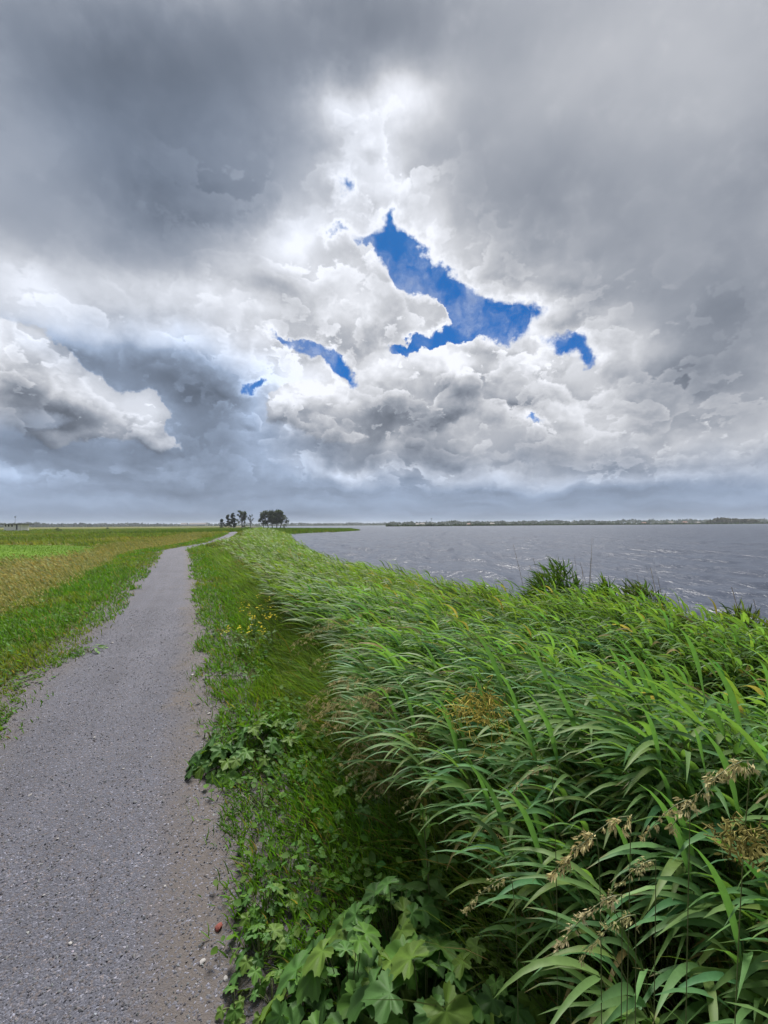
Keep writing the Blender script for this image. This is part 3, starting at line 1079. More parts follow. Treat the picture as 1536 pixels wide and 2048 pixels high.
# ---- tall feathery grass between the verge and the reeds, farther along, and the golden band left of the path
def plume(h, pt, ht, tint_s, tint_h, d, r, head=0.38):
    """Thin stalks that end in a leaning feathery head (ribbons)."""
    n = len(pt)
    bd = r.uniform(0.5, 1.3, n)
    h.blades(pt, up_dirs(n, 0.16, r, 0.25), ht, 0.0022 + 0.0010 * d, bd, r.uniform(0.0, 0.5, n), 4, PROF_STEM, tint=tint_s, roll=0.9, r=r)
    k = r.random(n) < 0.75
    hd = h.v[-1].reshape(n, 5, 2, 3)
    tipp = hd[:, 4].mean(1)[k]; dirn = unit(hd[:, 4].mean(1) - hd[:, 3].mean(1))[k]
    m = len(tipp)
    for j in range(3):
        dd = unit(dirn + r.normal(0, 0.22, (m, 3)))
        h.blades(tipp - dd * 0.05, dd, head * ht[k] * r.uniform(0.35, 0.7, m), 0.006 + 0.0014 * d[k], 0.6, 0.5, 3, ([0, .4, 1], [.4, 1, .1]), tint=tint_h[k], roll=1.0, r=r)

feather = Heap()
P, s, c = scatter_band(3.5, 80, 1.95, 3.9, lambda q: 330 * sstep(3.0, 8.0, q) / (1 + (np.maximum(q, 0) / 7.0) ** 1.5))
k = (shore_dist(P) > 0.6) & (rng.random(len(P)) < sstep(0.38, 0.55, fbm(P[:, 0], P[:, 1], 61, 0.45, 3)) * 0.9 + 0.1)
pt = on_ground(P)[k]; n = len(pt); d = np.hypot(pt[:, 0], pt[:, 1])
hf_ = rng.uniform(0.40, 0.72, n) * (0.6 + 0.4 * sstep(1.9, 2.7, c[k]))
plume(feather, pt, hf_, jitter((0.16, 0.20, 0.04), n, 0.2), jitter((0.215, 0.225, 0.070), n, 0.2), d, rng)
# leaves at their feet
m_ = n * 2
idx_ = rng.integers(0, n, m_)
feather.blades(pt[idx_] + np.column_stack([rng.normal(0, .12, (m_, 2)), np.zeros(m_)]), up_dirs(m_, 0.35, lean=0.3), rng.uniform(0.25, 0.6, m_), 0.005 + 0.0013 * d[idx_], rng.uniform(.4, 1.4, m_), rng.uniform(0, 1, m_), 4, PROF_GRASS, tint=jitter((0.070, 0.115, 0.022), m_, 0.22), roll=0.9)
feather.build('feathery_grass', m_dry, kind='stuff')

gold = Heap()
P, s, c = scatter_band(2.5, 110, -2.0, -9.0, lambda q: 520 / (1 + (np.maximum(q, 0) / 6.0) ** 1.75))
e = fbm(P[:, 0], P[:, 1], 62, 0.35, 4)
k = (c < -2.65 - (e - 0.5) * 1.2) & ~inside(P, FIELD + 0.0)
pt = on_ground(P); k &= in_view(pt, 200)
pt, e, c, s = pt[k], e[k], c[k], s[k]; n = len(pt); d = np.hypot(pt[:, 0], pt[:, 1])
tone = sstep(0.42, 0.62, fbm(pt[:, 0], pt[:, 1], 63, 0.16, 4))
far_ = sstep(14, 45, d)
th = blend(jitter(C_GOLD, n, 0.2), jitter((0.24, 0.265, 0.065), n, 0.22), np.clip(far_ * 0.5 + tone * 0.5, 0, 1))
ht = rng.uniform(0.35, 0.72, n) * sstep(-2.2, -4.2, c) * 0.85 + 0.10
plume(gold, pt, ht, jitter((0.29, 0.29, 0.085), n, 0.2), th, d, rng)
m_ = int(n * 1.3); idx_ = rng.integers(0, n, m_)
gold.blades(pt[idx_] + np.column_stack([rng.normal(0, .15, (m_, 2)), np.zeros(m_)]), up_dirs(m_, 0.35, lean=0.3), rng.uniform(0.3, 0.75, m_) * (ht[idx_] / 0.7), 0.005 + 0.0012 * d[idx_], rng.uniform(.3, 1.2, m_), rng.uniform(0, .8, m_), 3, PROF_GRASS, tint=blend(jitter((0.110, 0.165, 0.028), m_, 0.22), jitter(C_GOLD, m_, .2), rng.random(m_) ** 1.5), roll=0.9)
gold.build('golden_grass', m_dry, kind='stuff')

# ---- rough meadow out to the horizon: tufts sown evenly over the picture
mead = Heap()
n = 42000
az = np.radians(rng.uniform(-50, 2, n))
rr = 16 * (330 / 16) ** (rng.random(n) ** 0.8)
P = np.stack([rr * np.sin(az), rr * np.cos(az)], 1)
nn, _ = near_line(P, CEN); ds = shore_dist(P)
k = (ds > 0.5) & ((nn < -6.5) | ((nn > 3.5) & (P[:, 1] > 60)) | ((nn < -2) & (rr > 60)) | ((nn > 1.6) & (rr > 80))) & ~inside(P, FIELD)
P, rr = P[k], rr[k]
n = len(P)
tone = fbm(P[:, 0], P[:, 1], 64, 0.05, 5, 0.6)
tone2 = fbm(P[:, 0], P[:, 1] * 2.5, 65, 0.02, 4)
tint = blend(jitter((0.100, 0.145, 0.024), n, .2), jitter((0.20, 0.190, 0.060), n, .2), sstep(0.45, 0.68, tone))
tint = blend(tint, jitter((0.100, 0.155, 0.018), n, .15), sstep(80, 200, rr) * 0.8)
tint *= (0.6 + 0.8 * tone2)[:, None]
b0 = on_ground(P)
for j in range(3):
    mead.blades(b0 + np.column_stack([rng.normal(0, 1, (n, 2)) * (0.05 + 0.004 * rr)[:, None], np.zeros(n)]), up_dirs(n, 0.3, lean=0.35), rng.uniform(0.25, 0.6, n) * (0.8 + 0.6 * tone), 0.012 + 0.0016 * rr, rng.uniform(.2, 1.0, n), rng.uniform(0, .8, n), 2, PROF_GRASS, tint=tint, roll=0.9)
# stubble of the mown field
fm = at(100, 1108, -.45)[:2]
P = np.stack([rng.uniform(-75, -18, 30000), rng.uniform(16, 52, 30000)], 1)
P = P[inside(P, FIELD)]; n = len(P); d = np.hypot(P[:, 0], P[:, 1])
mead.blades(on_ground(P), up_dirs(n, .3), rng.uniform(.04, .09, n), 0.012 + 0.0010 * d, 0.4, 0.3, 2, PROF_GRASS, tint=jitter((0.078, 0.150, 0.012), n, .15), roll=.9)
mead.build('meadow_grass', m_grass, kind='stuff')
print('TRIS', tris_in(verge), tris_in(cover), tris_in(bed), tris_in(litter), tris_in(feather), tris_in(gold), tris_in(mead), tris_in(mid), 'reeds', len(RP))
# ------------------------------------------------------------------ broad-leaved plants beside the path
def lobed_leaf(name, r, tint, serr=0.05):
    """Five-lobed toothed leaf, 1 m across, stalk at the origin, tip towards +Y, folded along its veins."""
    outl = []
    per = 8
    lob_a = [-128, -66, 0, 66, 128]
    lob_l = [0.58, 0.78, 0.92, 0.78, 0.58]
    for li, (a, l) in enumerate(zip(lob_a, lob_l)):
        wid = 31
        for j in range(per):
            f = (j + 0.5) / per * 2 - 1
            rad = l * (0.68 + 0.32 * (1 - abs(f) ** 1.8)) * (1 + (serr if j % 2 else -serr) + r.normal(0, 0.02))
            th = math.radians(a + f * wid)
            zz = -0.16 * l * (1 - abs(f)) ** 1.2 * 0 + 0.10 * abs(f) ** 1.5 - 0.22 * rad ** 2 + r.normal(0, 0.012)
            outl.append((rad * math.sin(th), rad * math.cos(th), zz))
    outl = np.array(outl)
    n = len(outl)
    mid = outl * np.array([0.5, 0.5, 0.45])
    mid[:, 2] += 0.015 + np.where(np.arange(n) % per < 2, 0.03, 0) + np.where(np.arange(n) % per > per - 3, 0.03, 0)
    V = np.vstack([[[0, 0, 0.0]], mid, outl])
    V[:, 1] += 0.12
    i = np.arange(n - 1)
    tri = np.stack([0 * i, 1 + i, 2 + i], 1)
    quad = np.stack([1 + i, 1 + n + i, 2 + n + i, 2 + i], 1)
    C = np.tile(tint, (len(V), 1))
    vein = np.array([1.22 if (q_ % per) in (3, 4) else 0.90 for q_ in range(n)])[:, None]
    C[1:1 + n] *= vein
    C[1 + n:] *= 0.6 + 0.36 * vein
    C[0] *= 1.25
    me = mesh_obj(name, V, [tri, quad], m_broad, col=C)
    return me


def oval_leaf(name, r, tint, wide=0.42):
    V, Q, t, _ = blades([[0, 0, 0]], [[0, 1, 0.25]], 1.0, wide, 0.0, 0.9, 6, ([0, .12, .4, .75, 1], [.12, .6, 1, .62, .02]), fold=0.14, roll=0.05, r=r)
    return mesh_obj(name, V, Q, m_broad, col=np.tile(tint, (len(V), 1)))


def variants(maker, tints, r):
    out = []
    for t in tints:
        for _ in range(2):
            o = maker('leaf', r, np.array(t) * r.uniform(0.85, 1.15))
            out.append(o.data)
            bpy.data.objects.remove(o)
    return out

rb = np.random.default_rng(301)
MAL = variants(lobed_leaf, [(0.070, 0.155, 0.026), (0.056, 0.132, 0.030), (0.050, 0.118, 0.028), (0.098, 0.172, 0.028)], rb)
OVA = variants(oval_leaf, [(0.070, 0.155, 0.026), (0.082, 0.175, 0.030), (0.060, 0.130, 0.026)], rb)
m_stalk = plain('green_stalk', (0.085, 0.105, 0.035), 0.5)


def leafy_plant(name, label, cat, loc, n, radius, height, size, leaves, r, flat=0.7, group=None, lean=(0, 0)):
    """Leaves on stalks that spread from one root into a loose dome."""
    root = empty(name, tuple(loc))
    tag(root, label, cat, group)
    hv, hf, base = [], [], 0
    for k in range(n):
        f = math.sqrt((k + 0.5) / n)
        az = k * 2.399963 + r.normal(0, 0.3)
        rr = radius * f * r.uniform(0.85, 1.1)
        hz = height * (1.0 - 0.55 * f ** 2) * r.uniform(0.65, 1.1)
        p = np.array([rr * math.cos(az) + lean[0] * hz, rr * math.sin(az) + lean[1] * hz, max(hz, 0.015)])
        start = np.array([p[0] * 0.12, p[1] * 0.12, 0.0])
        midp = np.array([p[0] * 0.45, p[1] * 0.45, p[2] * 0.72])
        tt = np.linspace(0, 1, 5)[:, None]
        line = (1 - tt) ** 2 * start + 2 * tt * (1 - tt) * midp + tt ** 2 * p
        V, Q = tube(line, 0.0028, 0.0015, 3)
        hv.append(V); hf.append(Q + base); base += len(V)
        o = bpy.data.objects.new('leaf', leaves[int(r.integers(len(leaves)))])
        COL.objects.link(o)
        o.parent = root
        outw = unit(np.array([math.cos(az), math.sin(az), 0.0]))
        s = size * r.uniform(0.6, 1.2) * (0.75 + 0.35 * f)
        o.location = tuple(p)
        yaw = math.atan2(outw[1], outw[0]) - math.pi / 2 + r.normal(0, 0.5)
        o.rotation_euler = (-r.uniform(0.1, 0.75) * (0.4 + f), r.normal(0, 0.28), yaw)
        o.scale = (s, s, s)
    mesh_obj('stem', np.vstack(hv), np.vstack(hf), m_stalk, parent=root)
    return root

def gpos(px, py, lift=0.0):
    """Foot of a plant whose middle, lift metres up, is seen at (px, py)."""
    p = at(px, py, lift)
    return np.array([p[0], p[1], float(ground_z(p[None, :2])[0]) - 0.005])

MALLOWS = [
    ((700, 1945), .20, 40, .22, .30, .095, 'large lobed-leaf plant at the near edge of the verge, leftmost of the big ones'),
    ((850, 1985), .24, 38, .22, .32, .110, 'lobed-leaf plant with the biggest leaves at the bottom middle of the photo'),
    ((790, 1830), .20, 36, .20, .28, .085, 'lobed-leaf plant behind the biggest-leaved one, below the tall leafy weed'),
    ((980, 1930), .22, 34, .22, .28, .080, 'dark lobed-leaf plant at the foot of the reeds, rightmost of the big ones'),
    ((610, 2030), .14, 18, .15, .20, .090, 'lobed-leaf plant cut by the bottom edge beside the path'),
    ((1010, 2040), .18, 16, .16, .24, .085, 'shaded lobed-leaf plant in the bottom edge under the reeds'),
    ((535, 1800), .06, 20, .11, .10, .048, 'small pale lobed-leaf plant at the gravel edge behind the red brick chip'),
    ((520, 1900), .06, 20, .11, .10, .050, 'small pale lobed-leaf plant right beside the red brick chip'),
    ((470, 2000), .03, 9, .06, .04, .035, 'tiny flat lobed-leaf seedling on bare earth at the near path edge'),
    ((545, 1985), .05, 12, .09, .08, .040, 'small lobed-leaf plant between the seedling and the large leaves'),
    ((495, 1472), .14, 40, .30, .20, .095, 'bushy lobed-leaf clump leaning onto the path farther along'),
    ((436, 1512), .07, 24, .17, .12, .080, 'low lobed-leaf clump whose dark leaves stick out over the gravel'),
    ((560, 1445), .12, 16, .22, .18, .095, 'lobed-leaf plant in the grass behind the clump that leans onto the path'),
    ((720, 1590), .14, 16, .16, .20, .070, 'lobed-leaf plant among grass in front of the brown grass heads'),
]
for k, (px, lift, n, rad_, hgt_, sz, lab) in enumerate(MALLOWS):
    r = np.random.default_rng(400 + k)
    leafy_plant('mallow_plant', lab, 'plant', gpos(px[0], px[1], lift), n, rad_, hgt_, sz, MAL, r, group='lobed-leaf plants along the right verge')
WEEDS = [
    ((800, 1600), .10, 22, .14, .16, .075, 'oval-leaved weed in the grass under the brown grass heads'),
    ((600, 1655), .05, 26, .16, .08, .040, 'low dark oval-leaved weed patch near the path edge'),
    ((660, 1720), .05, 24, .14, .08, .036, 'small oval-leaved weed beside the bare grit in the verge'),
    ((520, 1600), .05, 24, .15, .09, .034, 'pale oval-leaved weed at the path edge before the leaning clump'),
    ((180, 1300), .04, 20, .20, .08, .09, 'flat rosette weed in the left verge nearest the path'),
]
for k, (px, lift, n, rad_, hgt_, sz, lab) in enumerate(WEEDS):
    r = np.random.default_rng(440 + k)
    leafy_plant('weed', lab, 'weed', gpos(px[0], px[1], lift), n, rad_, hgt_, sz, OVA, r, group='oval-leaved weeds in the verges')

# tall leafy weed (sow-thistle like): stem with clasping pointed leaves and a spire of buds
def spire_weed(label, loc, h, r, n=15, size=0.15):
    root = empty('tall_weed', tuple(loc)); tag(root, label, 'weed')
    t = np.linspace(0, 1, 8)
    line = np.column_stack([-0.06 * t ** 2 * h, 0.03 * np.sin(t * 3) * h, t * h])
    mesh_obj('stem', *tube(line, 0.006, 0.002, 5), m_stalk, parent=root)
    for k in range(n):
        f = 0.10 + 0.86 * k / n
        p = np.array([np.interp(f, t, line[:, i]) for i in range(3)])
        o = bpy.data.objects.new('leaf', OVA[int(r.integers(len(OVA)))]); COL.objects.link(o); o.parent = root
        o.location = tuple(p)
        s = size * (1.15 - 0.75 * f) * r.uniform(.8, 1.2)
        o.rotation_euler = (r.uniform(-0.1, 0.7), r.normal(0, .2), k * 2.4 + r.normal(0, .3))
        o.scale = (s * 0.75, s, s)
    bud = Heap()
    for k in range(26):
        f = r.uniform(0.82, 1.0)
        p = np.array([np.interp(f, t, line[:, i]) for i in range(3)]) + r.normal(0, 0.010, 3)
        bud.blades([p], [r.normal(0, 1, 3) * [1, 1, .3] + [0, 0, 1]], 0.018, 0.008, 0, 0, 2, ([0, .5, 1], [.4, 1, .2]), tint=(0.13, 0.17, 0.04), roll=1.0, r=r)
    bud.build('flower_spike', m_broad, parent=root)
    return root

spire_weed('tall pale-green weed with pointed leaves standing up from the lobed leaves', gpos(862, 1880), 0.50, np.random.default_rng(460), 17, 0.16)
spire_weed('shorter pointed-leaf weed in the shade right of the tall pale one', gpos(990, 1770), 0.34, np.random.default_rng(461), 12, 0.13)

# ------------------------------------------------------------------ grasses in seed
m_seed = leaf_mat('seed_head', 0.25, 0.75, spec=0.15, tr_tint=(1.05, 1.0, 0.8))


def drooping_head(root, tip_line, r, length, tint, plump=1.0, n=26):
    """Panicle: bunches of spikelets hanging from an arching stalk."""
    h = Heap()
    t = np.linspace(0, 1, len(tip_line))
    for k in range(n):
        f = r.uniform(0.0, 1.0)
        p = np.array([np.interp(f, t, tip_line[:, i]) for i in range(3)])
        branch = length * 0.22 * (1 - 0.7 * f) * r.uniform(0.3, 1.0)
        dirb = unit(np.array([r.normal(-0.5, .5), r.normal(-.1, .45), r.normal(-0.55, .35)]))
        m = int(r.integers(5, 9))
        for _ in range(m):
            q_ = p + dirb * branch * r.uniform(0.5, 1.0) + r.normal(0, length * 0.016, 3)
            d = unit(dirb + r.normal(0, 0.35, 3) + [0, 0, -0.35])
            h.blades([q_], [d], length * 0.070 * r.uniform(.7, 1.2), length * 0.024 * plump, 0, 0.2, 2, ([0, .45, 1], [.45, 1, .08]), fold=0.25, tint=np.array(tint) * r.uniform(.75, 1.2), roll=1.5, r=r)
    h.build('seed_head', m_seed, parent=root, kind='stuff')


def seed_grass(label, head, foot, r, length, tint, plump=1.0, n=26, group=None, name='seeding_grass'):
    """A stalk that rises from its foot and arches over into a head whose tip hangs to the left."""
    head, foot = np.asarray(head, float), np.asarray(foot, float)
    root = empty(name, tuple(foot)); tag(root, label, 'grass', group)
    hd = head - foot
    tip = hd + np.array([-0.72, -0.12, -0.55]) * length
    ctrl = hd + np.array([0.42, 0.05, 0.12]) * length
    t = np.linspace(0, 1, 7)[:, None]
    s0 = np.zeros(3)
    c1 = np.array([ctrl[0] * 0.55 + 0.02, ctrl[1] * 0.55, ctrl[2] * 0.95])
    stem = (1 - t) ** 2 * s0 + 2 * t * (1 - t) * c1 + t ** 2 * ctrl
    arch = (1 - t) ** 2 * ctrl + 2 * t * (1 - t) * (hd + np.array([0.0, 0.0, 0.16]) * length) + t ** 2 * tip
    mesh_obj('stem', *tube(np.vstack([stem, arch[1:]]), 0.0013, 0.0006, 4), m_stalk if name == 'seeding_grass' else m_straw, parent=root)
    drooping_head(root, arch, r, length, np.array(tint) * np.array([1.5, 1.68, 1.6]), plump * 0.8, int(n * 1.5))
    return root

m_straw = plain('straw_stalk', (0.20, 0.17, 0.075), 0.6)
BIG = [
    ((1205, 1655), .72, .130, (0.30, 0.235, 0.125), 1.25, 30, 'largest pale drooping seed head in the dark gap below the reeds'),
    ((1275, 1735), .74, .085, (0.27, 0.225, 0.120), 1.2, 20, 'small drooping seed head right of the largest one'),
    ((1195, 1810), .70, .105, (0.31, 0.245, 0.150), 1.2, 24, 'arched seed head hanging below the largest one'),
    ((1228, 1848), .68, .090, (0.30, 0.26, 0.130), 1.2, 22, 'lowest drooping seed head in the dark gap, tip pointing down'),
    ((1345, 1615), .72, .085, (0.27, 0.21, 0.115), 1.0, 20, 'arched seed head lying across a broad reed leaf'),
    ((1445, 1545), .72, .150, (0.29, 0.235, 0.130), 1.2, 28, 'upright pale seed head near the right edge, highest of the big ones'),
    ((985, 1768), .95, .095, (0.30, 0.25, 0.130), 1.1, 20, 'pale seed head leaning over the lobed leaves beside the dark gap'),
    ((1072, 1540), .95, .080, (0.24, 0.19, 0.105), 1.0, 14, 'small brown seed head hanging under the arching reed leaves'),
    ((840, 1585), 1.75, .140, (0.27, 0.23, 0.120), 1.0, 18, 'thin pale seed head above the tall pale-green weed'),
    ((1160, 1690), .74, .075, (0.25, 0.17, 0.085), 0.9, 14, 'narrow brown seed head hanging left of the largest one'),
]
for k, (px, Y, L, tint, pl, n, lab) in enumerate(BIG):
    p = atY(px[0], px[1], Y)
    f = p + np.array([0.10, 0.16, 0]); f[2] = float(ground_z(f[None, :2])[0])
    seed_grass(lab, p, f, np.random.default_rng(500 + k), L, tint, pl, n, 'big drooping seed heads')

rs = np.random.default_rng(530)
for k in range(46):                               # the brown fringe in front of the reeds
    u = rs.random()
    px, py = (660 + 210 * u + rs.normal(0, 25), 1385 + 150 * u + rs.normal(0, 26))
    Y = rs.uniform(1.95, 2.45)
    p = atY(px, py, Y)
    f = p + np.array([0.25, 0.22, 0]) + rs.normal(0, .05, 3); f[2] = float(ground_z(f[None, :2])[0])
    seed_grass('brown feathery grass head bending out of the reeds over the verge', p, f, rs, rs.uniform(.16, .30), np.array((0.29, 0.225, 0.125)) * rs.uniform(.75, 1.2), 0.62, 15, 'brown grass heads at the front of the reeds', name='brown_grass')
for k in range(22):
    px, py = rs.uniform(600, 780), rs.uniform(1235, 1330)
    p = atY(px, py, rs.uniform(3.0, 4.4))
    f = p + np.array([0.3, 0.25, 0]); f[2] = float(ground_z(f[None, :2])[0])
    if f[2] > p[2] - 0.15:
        continue
    seed_grass('pale feathery grass head bending over the reed tops at the middle of the bank', p, f, rs, rs.uniform(.2, .32), np.array((0.27, 0.22, 0.11)) * rs.uniform(.8, 1.15), 0.6, 12, 'pale grass heads along the bank', name='pale_grass')

# yellow thread-like climbers tangled over the reeds
def tangle(label, centre, size, r, n, tint):
    root_p = np.array(centre)
    h = Heap()
    for k in range(n):
        m = 9
        p0 = r.normal(0, 0.34, 3) * size * [1, .8, .55]
        w = np.cumsum(r.normal(0, 1, (m, 3)) * 0.11, 0) * size + p0
        V, Q = tube(w, 0.0016, 0.0010, 3)
        h.add(V, Q, np.array(tint) * r.uniform(.7, 1.25))
    for k in range(n * 5):
        p = r.normal(0, 0.36, 3) * size * [1, .8, .55]
        h.blades([p], [r.normal(0, 1, 3) + [0, 0, -.3]], r.uniform(.010, .022), 0.0045, 0, .3, 2, ([0, .5, 1], [.4, 1, .1]), tint=np.array(tint) * r.uniform(.8, 1.35), roll=1.5, r=r)
    o = h.build('climbing_vine', m_seed)
    o.location = tuple(root_p)
    return tag(o, label, 'vine')

tangle('tangle of yellow thread-like vine over the reeds in the middle', atY(950, 1420, 1.50), 0.15, np.random.default_rng(560), 46, (0.33, 0.28, 0.060))
tangle('brownish-yellow vine tangle low at the right edge under the seed head', atY(1490, 1690, 0.72), 0.065, np.random.default_rng(561), 24, (0.20, 0.18, 0.055))
tangle('dull yellow vine tangle hanging left of the middle below the brown grass', atY(835, 1480, 1.95), 0.12, np.random.default_rng(562), 26, (0.21, 0.195, 0.055))

# yellow-flowered plants at the side of the bank
def mustard(label, loc, h, r, nb=7):
    root = empty('yellow_flower', tuple(loc)); tag(root, label, 'flower', 'yellow flowers on the bank')
    sv, sf, base = [], [], 0
    bl = Heap()
    for k in range(nb):
        tip = np.array([r.normal(-0.06, .12), r.normal(0, .12), h * r.uniform(.65, 1.0)])
        t = np.linspace(0, 1, 5)[:, None]
        line = t * tip + (t * (1 - t)) * np.array([.05, 0, .12])
        V, Q = tube(line, 0.0030, 0.0014, 3); sv.append(V); sf.append(Q + base); base += len(V)
        for _ in range(int(r.integers(4, 8))):
            c = tip + r.normal(0, .022, 3)
            for a in range(4):
                th = a * math.pi / 2 + r.uniform(0, 1)
                bl.blades([c], [[math.cos(th), math.sin(th), .35]], .014, .012, 0, .4, 2, ([0, .6, 1], [.3, 1, .5]), tint=(0.55, 0.46, 0.02), roll=.2, r=r)
        for _ in range(3):
            o = bpy.data.objects.new('leaf', OVA[int(r.integers(len(OVA)))]); COL.objects.link(o); o.parent = root
            f = r.uniform(.15, .7); o.location = tuple(line[int(f * 4)])
            o.rotation_euler = (r.uniform(-.2, .6), 0, r.uniform(0, 6.28)); s = r.uniform(.06, .10); o.scale = (s, s, s)
    mesh_obj('stem', np.vstack(sv), np.vstack(sf), m_stalk, parent=root)
    bl.build('blossom', m_seed, parent=root)

for k, (px, py, lab) in enumerate((((508), 1222, 'yellow mustard-like flower, leftmost of the group in the bank grass'), (528, 1205, 'yellow mustard-like flower, tallest and farthest of the group'), (545, 1240, 'yellow mustard-like flower, nearest and rightmost of the group'), (496, 1245, 'small yellow flower close to the path side of the group'))):
    p = at(px, py, 0.42); p[2] = float(ground_z(p[None, :2])[0])
    mustard(lab, p, (.48, .56, .50, .36)[k], np.random.default_rng(580 + k))

# ------------------------------------------------------------------ bushy tussocks and stalks at the waterline
def tussock(label, loc, w, h, r, dead, tint):
    root = empty('shore_bush', tuple(loc)); tag(root, label, 'bush')
    hp = Heap()
    n = 2400
    a = r.uniform(0, 6.28, n); q_ = np.sqrt(r.random(n))
    b0 = np.stack([q_ * np.cos(a) * w * .40, q_ * np.sin(a) * w * .40, r.uniform(0.1, 1, n) ** .7 * h * (.86 - .34 * q_ ** 2)], 1)
    d0 = np.stack([np.cos(a) * q_ * .8, np.sin(a) * q_ * .8, np.ones(n) * .8], 1) + WIND * .35 + r.normal(0, .45, (n, 3))
    hp.blades(b0, d0, r.uniform(.07, .16, n) * h, .026, r.uniform(.3, 1.2, n), r.uniform(.2, 1.2, n), 4, PROF_REED, tint=jitter(tint, n, .3, .12, r), roll=.8, r=r)
    hp.build('foliage', m_reed, parent=root)
    ds_ = Heap()
    m = dead
    b0 = np.stack([r.normal(w * .2, w * .16, m), r.normal(0, w * .2, m), np.zeros(m)], 1)
    ds_.blades(b0, up_dirs(m, .10, r, .10), r.uniform(.80, 1.10, m) * h, .012, .15, .05, 4, PROF_STEM, tint=jitter((0.115, 0.095, 0.058), m, .2, .08, r), roll=1.0, r=r)
    ds_.build('dead_stalks', m_dry, parent=root)

def shore_pt(px, py, z=-0.8):
    p = at(px, py, z)
    return np.array([p[0], p[1], float(ground_z(p[None, :2])[0])])

def bank_foot(px, Y):
    d = ray(px, 1200)
    x = d[0] / d[1] * Y
    return np.array([x, Y, float(ground_z(np.array([[x, Y]]))[0])])

tussock('dark green rounded bush with dry stalks on the waterline, left of the lone stalk', bank_foot(1112, 7.2), 1.35, 2.15, np.random.default_rng(600), 14, (0.055, 0.105, 0.022))
tussock('low dark bush with grey-brown twigs on the waterline, right of the lone stalk', bank_foot(1275, 6.2), 1.25, 1.92, np.random.default_rng(601), 14, (0.052, 0.078, 0.028))
tussock('rounded bright reed clump on the waterline between the two dark bushes', bank_foot(1208, 6.5), 0.8, 1.90, np.random.default_rng(602), 5, (0.085, 0.155, 0.026))
tussock('dull brownish clump at the far right of the shore grass', bank_foot(1480, 5.2), 0.9, 1.72, np.random.default_rng(603), 6, (0.070, 0.10, 0.030))
p = bank_foot(1172, 6.8)
st = Heap(); V, Q = tube(np.array([[0, 0, 0], [.02, 0, .8], [.05, 0, 1.5], [.10, 0, 2.02]]), .008, .003, 4); st.add(V, Q, (0.07, 0.06, 0.045))
o = st.build('bare_stalk', m_dry); o.location = tuple(p)
tag(o, 'lone bare dark stalk standing up against the water between the two bushes', 'stalk')

# ------------------------------------------------------------------ loose stones and a chip of brick on the path
def stone_mesh(name, r, flat=0.55):
    bm = bmesh.new()
    bmesh.ops.create_icosphere(bm, subdivisions=2, radius=1)
    ax = [unit(r.normal(0, 1, 3)) for _ in range(9)]
    for v in bm.verts:
        p = np.array(v.co)
        for a in ax:
            e = p @ a
            if e > 0.72:
                p = p - a * (e - 0.72)
        v.co = Vector(p * [1, .8, flat])
    me = bpy.data.meshes.new(name); bm.to_mesh(me); bm.free()
    return me

m_stone = plain('pale_stone', (0.26, 0.25, 0.245), 0.75, .3, 40)
m_stone_d = plain('grey_stone', (0.105, 0.105, 0.115), 0.8, .3, 40)
m_brick = plain('brick_red', (0.165, 0.042, 0.030), 0.85, .35, 60)
rst = np.random.default_rng(620)
SM = [stone_mesh('stone', rst) for _ in range(5)]

def path_z(x, y):
    d, _ = near_line(np.array([[x, y]]), CEN)
    return 0.028 - 0.029 * d[0] ** 2 + (fbm(np.array([x]), np.array([y]), 21, 1.2, 3)[0] - 0.5) * 0.035

def stone(label, px, py, size, mat, mesh=None, name='stone', cat='stone', group='loose stones on the path'):
    p = at(px, py, 0.0)
    o = bpy.data.objects.new(name, (mesh or SM[int(rst.integers(5))]).copy())
    o.data.materials.clear(); o.data.materials.append(mat)
    COL.objects.link(o)
    o.location = (p[0], p[1], path_z(p[0], p[1]) + size * 0.22)
    o.rotation_euler = (rst.normal(0, .2), rst.normal(0, .2), rst.uniform(0, 6.28)); o.scale = (size,) * 3
    return tag(o, label, cat, group)

stone('reddish chip of brick on the earth at the right edge of the path', 437, 1860, .022, m_brick, stone_mesh('brick_chip', rst, .45), 'brick_chip', 'brick', None)
STONES = [(405, 1930, .013, 0, 'white stone nearest the red brick chip, towards the camera'), (452, 1962, .011, 0, 'whitish stone at the near path edge beside the tiny seedling'), (270, 1612, .014, 1, 'flat grey stone in the middle of the near path'), (327, 1610, .013, 1, 'grey stone on the path right of the flat one'),
          (225, 1290, .020, 0, 'pale flat stone far up the path near its left side'), (385, 1355, .022, 0, 'pale stone at the right edge of the path beyond the leaning clump'), (418, 1428, .018, 0, 'pale stone in the earth just beyond the leaning clump'), (247, 1545, .010, 0, 'small white stone in the middle of the path'),
          (302, 1520, .010, 0, 'small white stone right of the path middle'), (188, 1482, .012, 0, 'small pale stone left of the path middle'), (115, 1690, .010, 0, 'small white stone on the near left part of the path'), (60, 1600, .012, 0, 'pale stone near the left picture edge on the path'), (395, 1650, .009, 0, 'small pale stone on the earth strip beside the grass'), (330, 1780, .009, 0, 'small pale stone left of the brick chip farther up'), (140, 1900, .009, 0, 'small pale stone in the nearest left part of the path')]
for px, py, sz, kd, lab in STONES:
    stone(lab, px, py, sz, m_stone_d if kd else m_stone)

